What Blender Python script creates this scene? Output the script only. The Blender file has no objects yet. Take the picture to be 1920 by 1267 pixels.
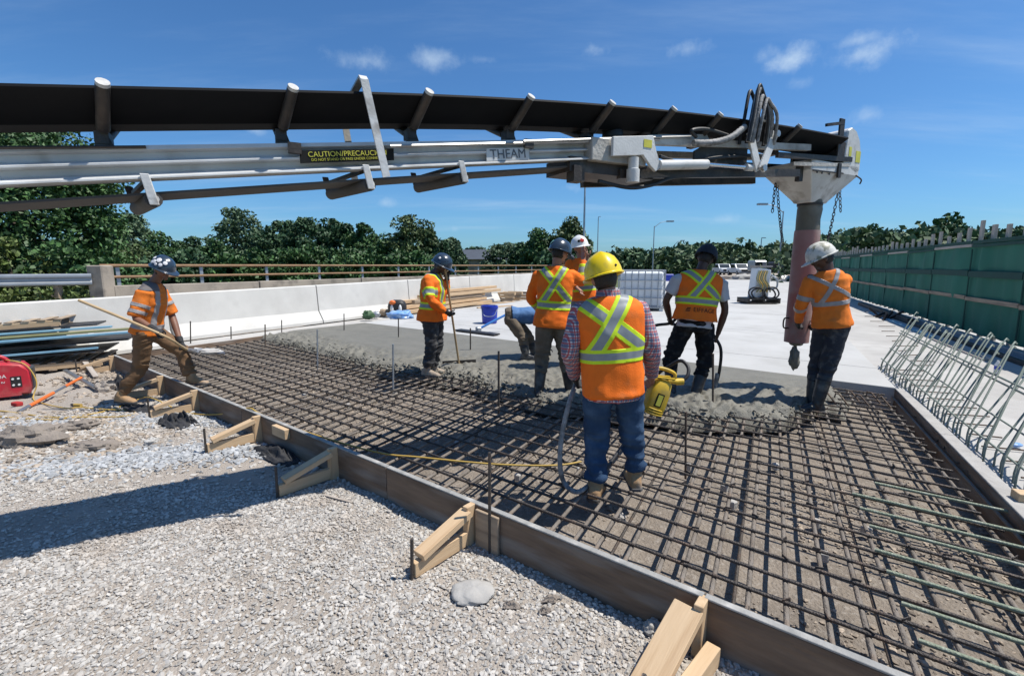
import bpy, bmesh, math, random
import numpy as np
from mathutils import Vector, Matrix, Quaternion
SC = bpy.context.scene
COL = SC.collection
random.seed(7); RNG = np.random.default_rng(11)
# ------------------------------------------------------------------ camera
F_PX, CX, CY = 900.0, 960.0, 633.5            # focal length and centre in pixels of a 1920 wide frame
PITCH = math.atan(135.5 / 900.0); CAM_H = 1.70
cd = bpy.data.cameras.new('camera'); cam = bpy.data.objects.new('camera', cd); COL.objects.link(cam)
cam.location = (0, 0, CAM_H); cam.rotation_euler = (math.pi / 2 - PITCH, 0, 0)
cd.sensor_fit = 'HORIZONTAL'; cd.sensor_width = 36.0; cd.lens = F_PX / 1920 * 36.0
cd.clip_start = 0.05; cd.clip_end = 4000
SC.camera = cam
# ------------------------------------------------------------------ world, sun, exposure
SUN_EL = math.radians(63.5); SUN_DIR = Vector((0.998, -0.06, 0)).normalized()   # horizontal direction towards the sun
CLOUDS = [(680, 112, 0.0935, 0.0231, 0.48), (812, 112, 0.0825, 0.0252, 0.51), (1126, 94, 0.0495, 0.0189, 0.47), (1292, 92, 0.055, 0.021, 0.43), (1478, 114, 0.066, 0.0315, 0.74), (1432, 104, 0.044, 0.0231, 0.47), (1606, 76, 0.055, 0.0168, 0.55), (1618, 104, 0.0825, 0.0273, 0.7), (1498, 154, 0.033, 0.0147, 0.39), (480, 245, 0.044, 0.0147, 0.39), (724, 380, 0.033, 0.0126, 0.39), (1070, 352, 0.044, 0.0147, 0.39), (1630, 215, 0.0385, 0.021, 0.39), (1360, 412, 0.055, 0.0126, 0.39), (905, 112, 0.044, 0.0126, 0.31), (855, 428, 0.022, 0.0105, 0.39)]
w = bpy.data.worlds.new('World'); SC.world = w; w.use_nodes = True
nt = w.node_tree; nt.nodes.clear()
def N(tree, t, **k):
    n = tree.nodes.new(t)
    for a, b in k.items():
        setattr(n, a, b)
    return n
wo = N(nt, 'ShaderNodeOutputWorld'); bg = N(nt, 'ShaderNodeBackground'); sky = N(nt, 'ShaderNodeTexSky')
sky.sky_type = 'NISHITA'; sky.sun_disc = False; sky.sun_elevation = SUN_EL
sky.sun_rotation = math.atan2(SUN_DIR.x, SUN_DIR.y)
sky.altitude = 200; sky.air_density = 1.0; sky.dust_density = 0.8; sky.ozone_density = 3.0
bg.inputs['Strength'].default_value = 0.108
tc = N(nt, 'ShaderNodeTexCoord'); sep = N(nt, 'ShaderNodeSeparateXYZ')
nt.links.new(tc.outputs['Generated'], sep.inputs[0])
# clouds lie on a high flat layer: direction divided by its height
mz = N(nt, 'ShaderNodeMath', operation='MAXIMUM'); mz.inputs[1].default_value = 0.03
nt.links.new(sep.outputs['Z'], mz.inputs[0])
az = N(nt, 'ShaderNodeMath', operation='ADD'); az.inputs[1].default_value = 0.12; nt.links.new(mz.outputs[0], az.inputs[0])
dvx = N(nt, 'ShaderNodeMath', operation='DIVIDE'); dvy = N(nt, 'ShaderNodeMath', operation='DIVIDE')
nt.links.new(sep.outputs['X'], dvx.inputs[0]); nt.links.new(az.outputs[0], dvx.inputs[1])
nt.links.new(sep.outputs['Y'], dvy.inputs[0]); nt.links.new(az.outputs[0], dvy.inputs[1])
cmb = N(nt, 'ShaderNodeCombineXYZ'); nt.links.new(dvx.outputs[0], cmb.inputs[0]); nt.links.new(dvy.outputs[0], cmb.inputs[1])
def wnoise(scale, detail, lo, hi, mapscale=(1, 1, 1), rot=0.0, loc=(0, 0, 0), rough=0.5):
    mp = N(nt, 'ShaderNodeMapping'); mp.inputs['Scale'].default_value = mapscale; mp.inputs['Rotation'].default_value = (0, 0, rot)
    mp.inputs['Location'].default_value = loc
    nt.links.new(cmb.outputs[0], mp.inputs[0])
    no = N(nt, 'ShaderNodeTexNoise'); no.inputs['Scale'].default_value = scale; no.inputs['Detail'].default_value = detail
    no.inputs['Roughness'].default_value = rough
    nt.links.new(mp.outputs[0], no.inputs['Vector'])
    mr = N(nt, 'ShaderNodeMapRange'); mr.interpolation_type = 'SMOOTHSTEP'
    mr.inputs['From Min'].default_value = lo; mr.inputs['From Max'].default_value = hi
    nt.links.new(no.outputs['Fac'], mr.inputs['Value'])
    return mr.outputs[0]
puff = wnoise(2.6, 7, 0.74, 0.92, (1, 1.2, 1), 0.2, (3.1, 1.7, 0), 0.55)
cir = wnoise(1.1, 8, 0.46, 0.92, (0.35, 1.6, 1), 0.9, (0.4, 5.2, 0), 0.62)
cm = N(nt, 'ShaderNodeMath', operation='MULTIPLY'); cm.inputs[1].default_value = 0.40; nt.links.new(cir, cm.inputs[0])
pm = N(nt, 'ShaderNodeMath', operation='MULTIPLY'); pm.inputs[1].default_value = 0.70; nt.links.new(puff, pm.inputs[0])
mx = N(nt, 'ShaderNodeMath', operation='MAXIMUM'); nt.links.new(cm.outputs[0], mx.inputs[0]); nt.links.new(pm.outputs[0], mx.inputs[1])
# small fair-weather clouds, each at its own bearing and height in the sky, broken up by noise
cn = N(nt, 'ShaderNodeTexNoise'); cn.inputs['Scale'].default_value = 17.0; cn.inputs['Detail'].default_value = 7; cn.inputs['Roughness'].default_value = 0.62
nt.links.new(tc.outputs['Generated'], cn.inputs['Vector'])
for (cu, cv, cw, ch, cs) in CLOUDS:
    a_ = (cu - CX) / F_PX; b_ = (cv - CY) / F_PX
    cdir = Vector((a_, math.cos(PITCH) - b_ * math.sin(PITCH), -math.sin(PITCH) - b_ * math.cos(PITCH))).normalized()
    sv = N(nt, 'ShaderNodeVectorMath', operation='SUBTRACT'); sv.inputs[1].default_value = cdir; nt.links.new(tc.outputs['Generated'], sv.inputs[0])
    ms = N(nt, 'ShaderNodeVectorMath', operation='MULTIPLY'); ms.inputs[1].default_value = (1 / cw, 1 / cw, 1 / ch); nt.links.new(sv.outputs[0], ms.inputs[0])
    ln = N(nt, 'ShaderNodeVectorMath', operation='LENGTH'); nt.links.new(ms.outputs[0], ln.inputs[0])
    fl_ = N(nt, 'ShaderNodeMath', operation='SUBTRACT'); fl_.inputs[0].default_value = 1.0; nt.links.new(ln.outputs['Value'], fl_.inputs[1])
    ad_ = N(nt, 'ShaderNodeMath', operation='MULTIPLY_ADD'); ad_.inputs[1].default_value = 2.6; ad_.inputs[2].default_value = -1.45; nt.links.new(cn.outputs['Fac'], ad_.inputs[0])
    sm_ = N(nt, 'ShaderNodeMath', operation='ADD'); nt.links.new(fl_.outputs[0], sm_.inputs[0]); nt.links.new(ad_.outputs[0], sm_.inputs[1])
    mr_ = N(nt, 'ShaderNodeMapRange'); mr_.interpolation_type = 'SMOOTHSTEP'; mr_.inputs['From Min'].default_value = 0.0; mr_.inputs['From Max'].default_value = 1.5; mr_.inputs['To Max'].default_value = cs; nt.links.new(sm_.outputs[0], mr_.inputs['Value'])
    m2_ = N(nt, 'ShaderNodeMath', operation='MAXIMUM'); nt.links.new(mx.outputs[0], m2_.inputs[0]); nt.links.new(mr_.outputs[0], m2_.inputs[1]); mx = m2_
cmix = N(nt, 'ShaderNodeMix', data_type='RGBA'); cmix.inputs['B'].default_value = (5.2, 6.4, 7.6, 1)
tint = N(nt, 'ShaderNodeMix', data_type='RGBA', blend_type='MULTIPLY'); tint.inputs['Factor'].default_value = 1.0
tint.inputs['B'].default_value = (0.46, 0.78, 1.06, 1)
nt.links.new(sky.outputs[0], tint.inputs['A'])
nt.links.new(mx.outputs[0], cmix.inputs['Factor']); nt.links.new(tint.outputs['Result'], cmix.inputs['A'])
nt.links.new(cmix.outputs['Result'], bg.inputs['Color']); nt.links.new(bg.outputs[0], wo.inputs[0])
sd = bpy.data.lights.new('sun', 'SUN'); so = bpy.data.objects.new('sun', sd); COL.objects.link(so)
sd.energy = 5.0; sd.angle = math.radians(0.53); sd.color = (1.0, 0.955, 0.88)
to_sun = Vector((SUN_DIR.x * math.cos(SUN_EL), SUN_DIR.y * math.cos(SUN_EL), math.sin(SUN_EL)))
so.rotation_euler = to_sun.to_track_quat('Z', 'Y').to_euler(); so.location = to_sun * 50
SC.view_settings.view_transform = 'Standard'; SC.view_settings.look = 'None'
SC.view_settings.exposure = 0.23; SC.view_settings.gamma = 1.0
# ------------------------------------------------------------------ helpers
def pix(u, v, z=None, y=None):
    """the point of the place seen at photo pixel (u, v), on the level z or at the distance y"""
    a = (u - CX) / F_PX; b = (v - CY) / F_PX
    d = np.array([a, math.cos(PITCH) - b * math.sin(PITCH), -math.sin(PITCH) - b * math.cos(PITCH)])
    k = (z - CAM_H) / d[2] if z is not None else y / d[1]
    return np.array([0, 0, CAM_H]) + k * d
def hash3(i, j, k, s=0):
    h = (i * 374761393 + j * 668265263 + k * 2147483647 + s * 1274126177) & 0xFFFFFFFF
    h = ((h ^ (h >> 13)) * 1274126177) & 0xFFFFFFFF
    return ((h ^ (h >> 16)) & 0xFFFF) / 65535.0
def vnoise(P, s=0):
    P = np.asarray(P, float); f = np.floor(P); t = P - f; t = t * t * (3 - 2 * t); I = f.astype(np.int64)
    r = 0
    for a in (0, 1):
        for b in (0, 1):
            for c in (0, 1):
                wgt = (t[:, 0] if a else 1 - t[:, 0]) * (t[:, 1] if b else 1 - t[:, 1]) * (t[:, 2] if c else 1 - t[:, 2])
                r = r + wgt * hash3(I[:, 0] + a, I[:, 1] + b, I[:, 2] + c, s)
    return r * 2 - 1
def fbm(P, octv=4, s=0, gain=0.5):
    r = 0; a = 1.0; P = np.asarray(P, float)
    for o in range(octv):
        r = r + a * vnoise(P * 2 ** o + o * 17.3, s + o); a *= gain
    return r
WM = {}
def wm(o):
    return WM.get(o.name, Matrix.Identity(4))
def link(o, parent=None, M=None):
    COL.objects.link(o)
    if M is None:
        M = Matrix.Identity(4)
    o.matrix_basis = M
    if parent is not None:
        o.parent = parent; o.matrix_parent_inverse = wm(parent).inverted()
    WM[o.name] = M.copy()
    return o
def tag(o, label=None, cat=None, group=None, kind=None):
    if label: o['label'] = label
    if cat: o['category'] = cat
    if group: o['group'] = group
    if kind: o['kind'] = kind
    return o
def thing(name, loc, label, cat, group=None):
    o = bpy.data.objects.new(name, None); o.empty_display_size = 0.2
    link(o, None, Matrix.Translation(Vector(loc)))
    return tag(o, label, cat, group)
def unit(v):
    v = np.asarray(v, float); n = np.linalg.norm(v); return v / n if n > 1e-9 else v
def frame(d, up=(0, 0, 1)):
    x = unit(d); u = np.asarray(up, float)
    if abs(np.dot(x, unit(u))) > 0.98: u = np.array([0, 1.0, 0])
    y = unit(np.cross(u, x)); z = np.cross(x, y)
    return x, y, z
class MB:
    """collects shapes for ONE mesh object"""
    def __init__(s): s.v = []; s.f = []; s.m = []; s.n = 0
    def add(s, V, Fc, m=0):
        V = np.asarray(V, float).reshape(-1, 3); o = s.n
        s.v.append(V); s.f += [tuple(i + o for i in f) for f in Fc]; s.m += [m] * len(Fc); s.n += len(V)
        return s
    def box(s, c, size, R=None, m=0, taper=1.0):
        h = np.asarray(size, float) / 2
        V = np.array([[x, y, z] for z in (-1, 1) for y in (-1, 1) for x in (-1, 1)], float)
        V[4:, :2] *= taper
        V = V * h
        if R is not None: V = V @ np.asarray(R, float).T
        return s.add(V + np.asarray(c, float), [(0, 2, 3, 1), (4, 5, 7, 6), (0, 1, 5, 4), (2, 6, 7, 3), (0, 4, 6, 2), (1, 3, 7, 5)], m)
    def beam(s, p0, p1, wd, ht, up=(0, 0, 1), m=0):
        p0 = np.asarray(p0, float); p1 = np.asarray(p1, float)
        x, y, z = frame(p1 - p0, up)
        return s.box((p0 + p1) / 2, (np.linalg.norm(p1 - p0), wd, ht), np.stack([x, y, z], 1), m)
    def tube(s, pts, r, n=8, m=0, caps=True):
        pts = np.asarray(pts, float); r = np.broadcast_to(np.asarray(r, float), (len(pts),))
        V = []; prev = None
        for i, p in enumerate(pts):
            d = unit(pts[min(i + 1, len(pts) - 1)] - pts[max(i - 1, 0)])
            if prev is None:
                _, a, b = frame(d)
            else:
                a = unit(prev - d * np.dot(prev, d)); b = np.cross(d, a)
            prev = a
            for k in range(n):
                t = 2 * math.pi * k / n
                V.append(p + r[i] * (math.cos(t) * a + math.sin(t) * b))
        Fc = []
        for i in range(len(pts) - 1):
            for k in range(n):
                k2 = (k + 1) % n
                Fc.append((i * n + k, i * n + k2, (i + 1) * n + k2, (i + 1) * n + k))
        if caps:
            Fc.append(tuple(range(n - 1, -1, -1))); e = (len(pts) - 1) * n
            Fc.append(tuple(e + k for k in range(n)))
        return s.add(V, Fc, m)
    def cyl(s, p0, p1, r, n=12, m=0, r1=None):
        return s.tube([p0, p1], [r, r if r1 is None else r1], n, m)
    def rings(s, R, m=0, caps=True):
        k = len(R[0]); V = np.concatenate(R); Fc = []
        for i in range(len(R) - 1):
            for j in range(k):
                j2 = (j + 1) % k
                Fc.append((i * k + j, i * k + j2, (i + 1) * k + j2, (i + 1) * k + j))
        if caps:
            Fc.append(tuple(range(k - 1, -1, -1))); e = (len(R) - 1) * k
            Fc.append(tuple(e + j for j in range(k)))
        return s.add(V, Fc, m)
    def lathe(s, c, prof, n=16, m=0, axis=(0, 0, 1)):
        x, a, b = frame(axis); R = []
        for r, h in prof:
            R.append(np.array([np.asarray(c) + x * h + r * (math.cos(2 * math.pi * k / n) * a + math.sin(2 * math.pi * k / n) * b) for k in range(n)]))
        return s.rings(R, m)
    def prism(s, poly, ext, m=0):
        poly = np.asarray(poly, float); k = len(poly); V = np.concatenate([poly, poly + np.asarray(ext, float)])
        Fc = [tuple(range(k - 1, -1, -1)), tuple(range(k, 2 * k))] + [(i, (i + 1) % k, k + (i + 1) % k, k + i) for i in range(k)]
        return s.add(V, Fc, m)
    def ball(s, c, rad, n=10, m=0, R=None, fn=None):
        V = []; Fc = []; rows = n; cols = n * 2
        for i in range(rows + 1):
            th = math.pi * i / rows
            for j in range(cols):
                ph = 2 * math.pi * j / cols
                V.append((math.sin(th) * math.cos(ph), math.sin(th) * math.sin(ph), math.cos(th)))
        V = np.array(V)
        if fn is not None: V = fn(V)
        V = V * np.asarray(rad, float)
        if R is not None: V = V @ np.asarray(R, float).T
        for i in range(rows):
            for j in range(cols):
                j2 = (j + 1) % cols
                Fc.append((i * cols + j, (i + 1) * cols + j, (i + 1) * cols + j2, i * cols + j2))
        return s.add(V + np.asarray(c, float), Fc, m)
    def build(s, name, mats, parent=None, origin=None, smooth=None, bevel=0, recalc=True, mod=None):
        V = np.concatenate(s.v)
        if origin is None:
            if parent is not None: origin = np.array(wm(parent).translation)
            else: origin = np.array([(V[:, 0].min() + V[:, 0].max()) / 2, (V[:, 1].min() + V[:, 1].max()) / 2, V[:, 2].min()])
        origin = np.asarray(origin, float)
        me = bpy.data.meshes.new(name); me.from_pydata((V - origin).tolist(), [], s.f)
        if not isinstance(mats, (list, tuple)): mats = [mats]
        for q in mats: me.materials.append(q)
        if len(mats) > 1: me.polygons.foreach_set('material_index', s.m)
        if recalc:
            bm = bmesh.new(); bm.from_mesh(me); bmesh.ops.recalc_face_normals(bm, faces=bm.faces); bm.to_mesh(me); bm.free()
        o = bpy.data.objects.new(name, me)
        if smooth: me.shade_smooth(); me.set_sharp_from_angle(angle=math.radians(smooth))
        link(o, parent, Matrix.Translation(Vector(origin)))
        if bevel:
            b = o.modifiers.new('bevel', 'BEVEL'); b.width = bevel; b.segments = 1; b.limit_method = 'ANGLE'; b.angle_limit = 0.7
        return o
BOXES = {}
def board(name, p0, p1, wd, ht, mt, parent=None, up=(0, 0, 1), bevel=0.003):
    """a straight sawn piece with its grain along its own x axis"""
    p0 = np.asarray(p0, float); p1 = np.asarray(p1, float); L = float(np.linalg.norm(p1 - p0))
    key = (round(L, 3), round(wd, 4), round(ht, 4), mt.name)
    if key not in BOXES:
        b = MB().box((0, 0, 0), (L, wd, ht)); me = bpy.data.meshes.new(name)
        me.from_pydata(np.concatenate(b.v).tolist(), [], b.f); me.materials.append(mt)
        bm = bmesh.new(); bm.from_mesh(me); bmesh.ops.recalc_face_normals(bm, faces=bm.faces)
        bmesh.ops.bevel(bm, geom=bm.edges[:], offset=min(bevel, ht * .2, wd * .2), segments=1, affect='EDGES'); bm.to_mesh(me); bm.free()
        BOXES[key] = me
    x, y, z = frame(p1 - p0, up)
    M = Matrix(np.stack([x, y, z], 1).tolist()).to_4x4(); M.translation = Vector((p0 + p1) / 2)
    return link(bpy.data.objects.new(name, BOXES[key]), parent, M)
RODS = {}
def rod(name, p0, p1, r, mt, parent=None, n=8):
    p0 = np.asarray(p0, float); p1 = np.asarray(p1, float); L = float(np.linalg.norm(p1 - p0)); key = (round(L, 2), r, mt.name, n)
    if key not in RODS:
        b = MB().cyl((-L / 2, 0, 0), (L / 2, 0, 0), r, n); me = bpy.data.meshes.new(name)
        me.from_pydata(np.concatenate(b.v).tolist(), [], b.f); me.materials.append(mt); me.shade_smooth(); me.set_sharp_from_angle(angle=0.9)
        RODS[key] = me
    x, y, z = frame(p1 - p0)
    M = Matrix(np.stack([x, y, z], 1).tolist()).to_4x4(); M.translation = Vector((p0 + p1) / 2)
    return link(bpy.data.objects.new(name, RODS[key]), parent, M)
def np_mesh(name, V, Fc, mats, parent=None, origin=(0, 0, 0), smooth=False, midx=None, attr=None):
    V = np.asarray(V, np.float32) - np.asarray(origin, np.float32); Fc = np.asarray(Fc, np.int32)
    me = bpy.data.meshes.new(name); k = Fc.shape[1]
    me.vertices.add(len(V)); me.vertices.foreach_set('co', V.ravel())
    me.loops.add(Fc.size); me.loops.foreach_set('vertex_index', Fc.ravel())
    me.polygons.add(len(Fc)); me.polygons.foreach_set('loop_start', np.arange(0, Fc.size, k, dtype=np.int32))
    me.polygons.foreach_set('loop_total', np.full(len(Fc), k, np.int32))
    for q in (mats if isinstance(mats, (list, tuple)) else [mats]): me.materials.append(q)
    if midx is not None: me.polygons.foreach_set('material_index', np.asarray(midx, np.int32))
    me.polygons.foreach_set('use_smooth', np.full(len(Fc), smooth))
    me.update(); me.validate()
    if attr is not None:
        for an, av in attr.items():
            at = me.attributes.new(an, 'FLOAT', 'POINT'); at.data.foreach_set('value', np.asarray(av, np.float32))
    o = bpy.data.objects.new(name, me)
    return link(o, parent, Matrix.Translation(Vector(origin)))
def grid_mesh(name, xs, ys, Z, mats, P=None, **k):
    """height field over two axes; P maps (a, b) to plan x, y"""
    A, Bq = np.meshgrid(xs, ys, indexing='ij'); X, Y = (A, Bq) if P is None else P(A, Bq)
    V = np.stack([X.ravel(), Y.ravel(), Z.ravel()], 1); ny = len(ys); i = np.arange(len(xs) - 1)[:, None]; j = np.arange(ny - 1)[None]
    q = (i * ny + j).ravel(); Fc = np.stack([q, q + ny, q + ny + 1, q + 1], 1)
    return np_mesh(name, V, Fc, mats, **k)
# ------------------------------------------------------------------ materials
def mat(name, c1, c2=None, scale=4.0, rough=0.85, metal=0.0, bump=0.0, bscale=40.0, stretch=None, c3=None, s3=30.0, f3=0.5, island=0.0, coat=0.0, lo=0.35, hi=0.65, spec=0.5, coord='Object', thr3=(0.52, 0.7)):
    m = bpy.data.materials.new(name); m.use_nodes = True; t = m.node_tree; b = t.nodes['Principled BSDF']
    b.inputs['Roughness'].default_value = rough; b.inputs['Metallic'].default_value = metal
    b.inputs['Specular IOR Level'].default_value = spec
    if coat: b.inputs['Coat Weight'].default_value = coat; b.inputs['Coat Roughness'].default_value = 0.15
    tcn = N(t, 'ShaderNodeTexCoord'); vec = tcn.outputs[coord]
    if stretch:
        mp = N(t, 'ShaderNodeMapping'); mp.inputs['Scale'].default_value = stretch; t.links.new(vec, mp.inputs[0]); vec = mp.outputs[0]
    col = None
    if c2 is None: c2 = tuple(x * 0.75 for x in c1)
    no = N(t, 'ShaderNodeTexNoise'); no.inputs['Scale'].default_value = scale; no.inputs['Detail'].default_value = 6; no.inputs['Roughness'].default_value = 0.6
    t.links.new(vec, no.inputs['Vector'])
    mr = N(t, 'ShaderNodeMapRange'); mr.inputs['From Min'].default_value = lo; mr.inputs['From Max'].default_value = hi; t.links.new(no.outputs['Fac'], mr.inputs['Value'])
    mi = N(t, 'ShaderNodeMix', data_type='RGBA'); mi.inputs['A'].default_value = (*c1, 1); mi.inputs['B'].default_value = (*c2, 1)
    t.links.new(mr.outputs[0], mi.inputs['Factor']); col = mi.outputs['Result']
    if c3 is not None:
        n3 = N(t, 'ShaderNodeTexNoise'); n3.inputs['Scale'].default_value = s3; n3.inputs['Detail'].default_value = 5; t.links.new(vec, n3.inputs['Vector'])
        r3 = N(t, 'ShaderNodeMapRange'); r3.inputs['From Min'].default_value = thr3[0]; r3.inputs['From Max'].default_value = thr3[1]; r3.inputs['To Max'].default_value = f3
        t.links.new(n3.outputs['Fac'], r3.inputs['Value'])
        m3 = N(t, 'ShaderNodeMix', data_type='RGBA'); m3.inputs['B'].default_value = (*c3, 1); t.links.new(r3.outputs[0], m3.inputs['Factor']); t.links.new(col, m3.inputs['A']); col = m3.outputs['Result']
    if island:
        ge = N(t, 'ShaderNodeNewGeometry'); hs = N(t, 'ShaderNodeHueSaturation')
        r2 = N(t, 'ShaderNodeMapRange'); r2.inputs['To Min'].default_value = 1 - island; r2.inputs['To Max'].default_value = 1 + island
        t.links.new(ge.outputs['Random Per Island'], r2.inputs['Value']); t.links.new(r2.outputs[0], hs.inputs['Value']); t.links.new(col, hs.inputs['Color']); col = hs.outputs[0]
    t.links.new(col, b.inputs['Base Color'])
    if bump:
        n2 = N(t, 'ShaderNodeTexNoise'); n2.inputs['Scale'].default_value = bscale; n2.inputs['Detail'].default_value = 5; t.links.new(vec, n2.inputs['Vector'])
        bp = N(t, 'ShaderNodeBump'); bp.inputs['Strength'].default_value = bump; bp.inputs['Distance'].default_value = 0.02
        t.links.new(n2.outputs['Fac'], bp.inputs['Height']); t.links.new(bp.outputs[0], b.inputs['Normal'])
    return m
M = {}
M['dirt'] = mat('dirt', (0.40, 0.352, 0.305), (0.32, 0.28, 0.238), 1.3, 0.98, bump=1.0, bscale=70, c3=(0.42, 0.385, 0.34), s3=60, f3=0.8, spec=0.2)
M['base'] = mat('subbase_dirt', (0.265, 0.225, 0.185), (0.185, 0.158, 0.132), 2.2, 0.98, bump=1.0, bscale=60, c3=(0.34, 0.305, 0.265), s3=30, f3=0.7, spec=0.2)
M['stone'] = mat('crushed_stone', (0.465, 0.44, 0.405), (0.375, 0.352, 0.322), 14, 0.95, island=0.26, c3=(0.36, 0.29, 0.225), s3=2.2, f3=0.6, spec=0.2)
M['stone_blue'] = mat('pale_blue_stone', (0.385, 0.392, 0.40), (0.30, 0.308, 0.315), 14, 0.95, island=0.3)
M['stone_brown'] = mat('brown_grit', (0.36, 0.30, 0.24), (0.28, 0.23, 0.18), 14, 0.95, island=0.4)
M['grass'] = mat('grass_ground', (0.07, 0.10, 0.03), (0.10, 0.11, 0.05), 0.4, 0.95)
M['slab'] = mat('cured_white_slab', (0.465, 0.46, 0.445), (0.40, 0.395, 0.38), 0.7, 0.9, bump=0.12, bscale=90, c3=(0.33, 0.32, 0.30), s3=1.6, f3=0.45, stretch=(1, 1, 1))
M['deck'] = mat('deck_concrete', (0.46, 0.445, 0.42), (0.37, 0.355, 0.335), 1.1, 0.9, bump=0.25, bscale=60, c3=(0.34, 0.32, 0.30), s3=4, f3=0.5)
M['barrier'] = mat('barrier_concrete', (0.62, 0.60, 0.555), (0.53, 0.51, 0.47), 1.2, 0.85, bump=0.12, bscale=50, c3=(0.44, 0.42, 0.39), s3=3, f3=0.35, thr3=(0.56, 0.75))
M['old_conc'] = mat('weathered_concrete', (0.36, 0.31, 0.25), (0.26, 0.225, 0.185), 1.3, 0.95, bump=0.4, bscale=30, c3=(0.12, 0.105, 0.09), s3=2.2, f3=0.7)
M['wet'] = mat('wet_concrete', (0.178, 0.168, 0.137), (0.142, 0.134, 0.109), 3.0, 0.62, bump=0.45, bscale=75, c3=(0.205, 0.193, 0.158), s3=25, f3=0.5)
M['rebar'] = mat('black_steel_bar', (0.070, 0.060, 0.053), (0.17, 0.11, 0.075), 6, 0.55, metal=0.35, bump=0.5, bscale=120, lo=0.5, hi=0.75)
M['dusty_lit_bar'] = mat('dusty_sunlit_bar', (0.235, 0.205, 0.175), (0.15, 0.125, 0.10), 5, 0.75, metal=0.15, bump=0.6, bscale=110, c3=(0.22, 0.145, 0.09), s3=7, f3=0.5)  # dust on the steel, with the brightness of sunlit bar tops in the colour
M['rust'] = mat('rusty_bar', (0.15, 0.105, 0.075), (0.09, 0.065, 0.05), 9, 0.8, metal=0.2, bump=0.4, bscale=90)
M['epoxy'] = mat('green_epoxy_bar', (0.185, 0.225, 0.145), (0.225, 0.25, 0.175), 5, 0.5, bump=0.4, bscale=110, c3=(0.40, 0.42, 0.36), s3=12, f3=0.5)
M['epoxy_d'] = mat('dusty_green_bar', (0.165, 0.205, 0.165), (0.21, 0.24, 0.20), 5, 0.6, c3=(0.30, 0.30, 0.27), s3=9, f3=0.6)
M['form'] = mat('form_plywood', (0.215, 0.145, 0.095), (0.095, 0.062, 0.042), 2.2, 0.8, bump=0.35, bscale=12, stretch=(0.6, 4, 4), c3=(0.30, 0.285, 0.26), s3=1.4, f3=0.85, thr3=(0.50, 0.68))
M['formtop'] = mat('form_top_edge', (0.34, 0.33, 0.31), (0.22, 0.22, 0.21), 5, 0.85, bump=0.3, c3=(0.5, 0.48, 0.45), s3=8, f3=0.7)
M['wood'] = mat('new_lumber', (0.58, 0.42, 0.26), (0.50, 0.345, 0.20), 3, 0.75, stretch=(0.6, 7, 7), bump=0.12, bscale=20, c3=(0.36, 0.22, 0.12), s3=3.0, f3=0.45, thr3=(0.58, 0.75))
M['wood_old'] = mat('weathered_lumber', (0.38, 0.29, 0.20), (0.27, 0.205, 0.145), 3, 0.9, stretch=(0.6, 7, 7), bump=0.2, bscale=20, c3=(0.16, 0.12, 0.09), s3=3, f3=0.6)
M['wood_grey'] = mat('grey_timber', (0.44, 0.39, 0.34), (0.33, 0.285, 0.245), 3, 0.9, stretch=(0.6, 6, 6), bump=0.2, bscale=20)
M['handle'] = mat('ash_tool_handle', (0.50, 0.36, 0.20), (0.40, 0.28, 0.15), 4, 0.6, stretch=(1, 6, 6))
M['white_paint'] = mat('white_machine_paint', (0.66, 0.66, 0.645), (0.50, 0.495, 0.475), 3.2, 0.55, bump=0.12, bscale=60, c3=(0.24, 0.21, 0.175), s3=7, f3=0.7, thr3=(0.54, 0.70))
M['beam'] = mat('dusty_beam_paint', (0.60, 0.61, 0.61), (0.49, 0.495, 0.49), 2.2, 0.55, bump=0.08, c3=(0.20, 0.18, 0.155), s3=3.5, f3=0.6, thr3=(0.55, 0.70))
M['grimy'] = mat('concrete_splashed_paint', (0.50, 0.49, 0.46), (0.30, 0.28, 0.25), 2.6, 0.75, bump=0.4, bscale=35, c3=(0.16, 0.14, 0.12), s3=4, f3=0.7)
M['belt'] = mat('black_belt_rubber', (0.004, 0.0045, 0.006), (0.007, 0.007, 0.008), 2, 0.7, stretch=(0.3, 3, 3), spec=0.2)
M['belt_ret'] = mat('dusty_return_belt', (0.080, 0.076, 0.072), (0.05, 0.048, 0.046), 3, 0.8)
M['dark_steel'] = mat('dark_steel', (0.035, 0.033, 0.032), (0.075, 0.060, 0.050), 5, 0.55, metal=0.5, bump=0.2, c3=(0.22, 0.19, 0.16), s3=6, f3=0.5, thr3=(0.58, 0.75))
M['steel'] = mat('bare_steel', (0.42, 0.42, 0.42), (0.30, 0.29, 0.28), 6, 0.4, metal=0.8)
M['galv'] = mat('galvanised_steel', (0.40, 0.425, 0.45), (0.32, 0.345, 0.37), 3, 0.45, metal=0.55)
M['chrome'] = mat('polished_rod', (0.75, 0.75, 0.77), (0.68, 0.68, 0.70), 3, 0.18, metal=1.0)
M['roller_end'] = mat('white_roller_cap', (0.58, 0.57, 0.55), (0.36, 0.35, 0.33), 16, 0.6)
M['black'] = mat('black_rubber', (0.014, 0.014, 0.016), (0.025, 0.024, 0.024), 6, 0.55)
M['hose_wrap'] = mat('grey_spiral_hose', (0.33, 0.32, 0.31), (0.10, 0.10, 0.10), 14, 0.65, bump=0.3)
M['olive'] = mat('wet_rubber_sleeve', (0.145, 0.135, 0.10), (0.10, 0.092, 0.07), 5, 0.7, bump=0.3, bscale=20, c3=(0.24, 0.23, 0.19), s3=5, f3=0.5)
M['pink'] = mat('faded_red_pipe', (0.27, 0.115, 0.10), (0.32, 0.185, 0.165), 2.5, 0.65, bump=0.1, c3=(0.36, 0.32, 0.29), s3=3, f3=0.6)
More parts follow.
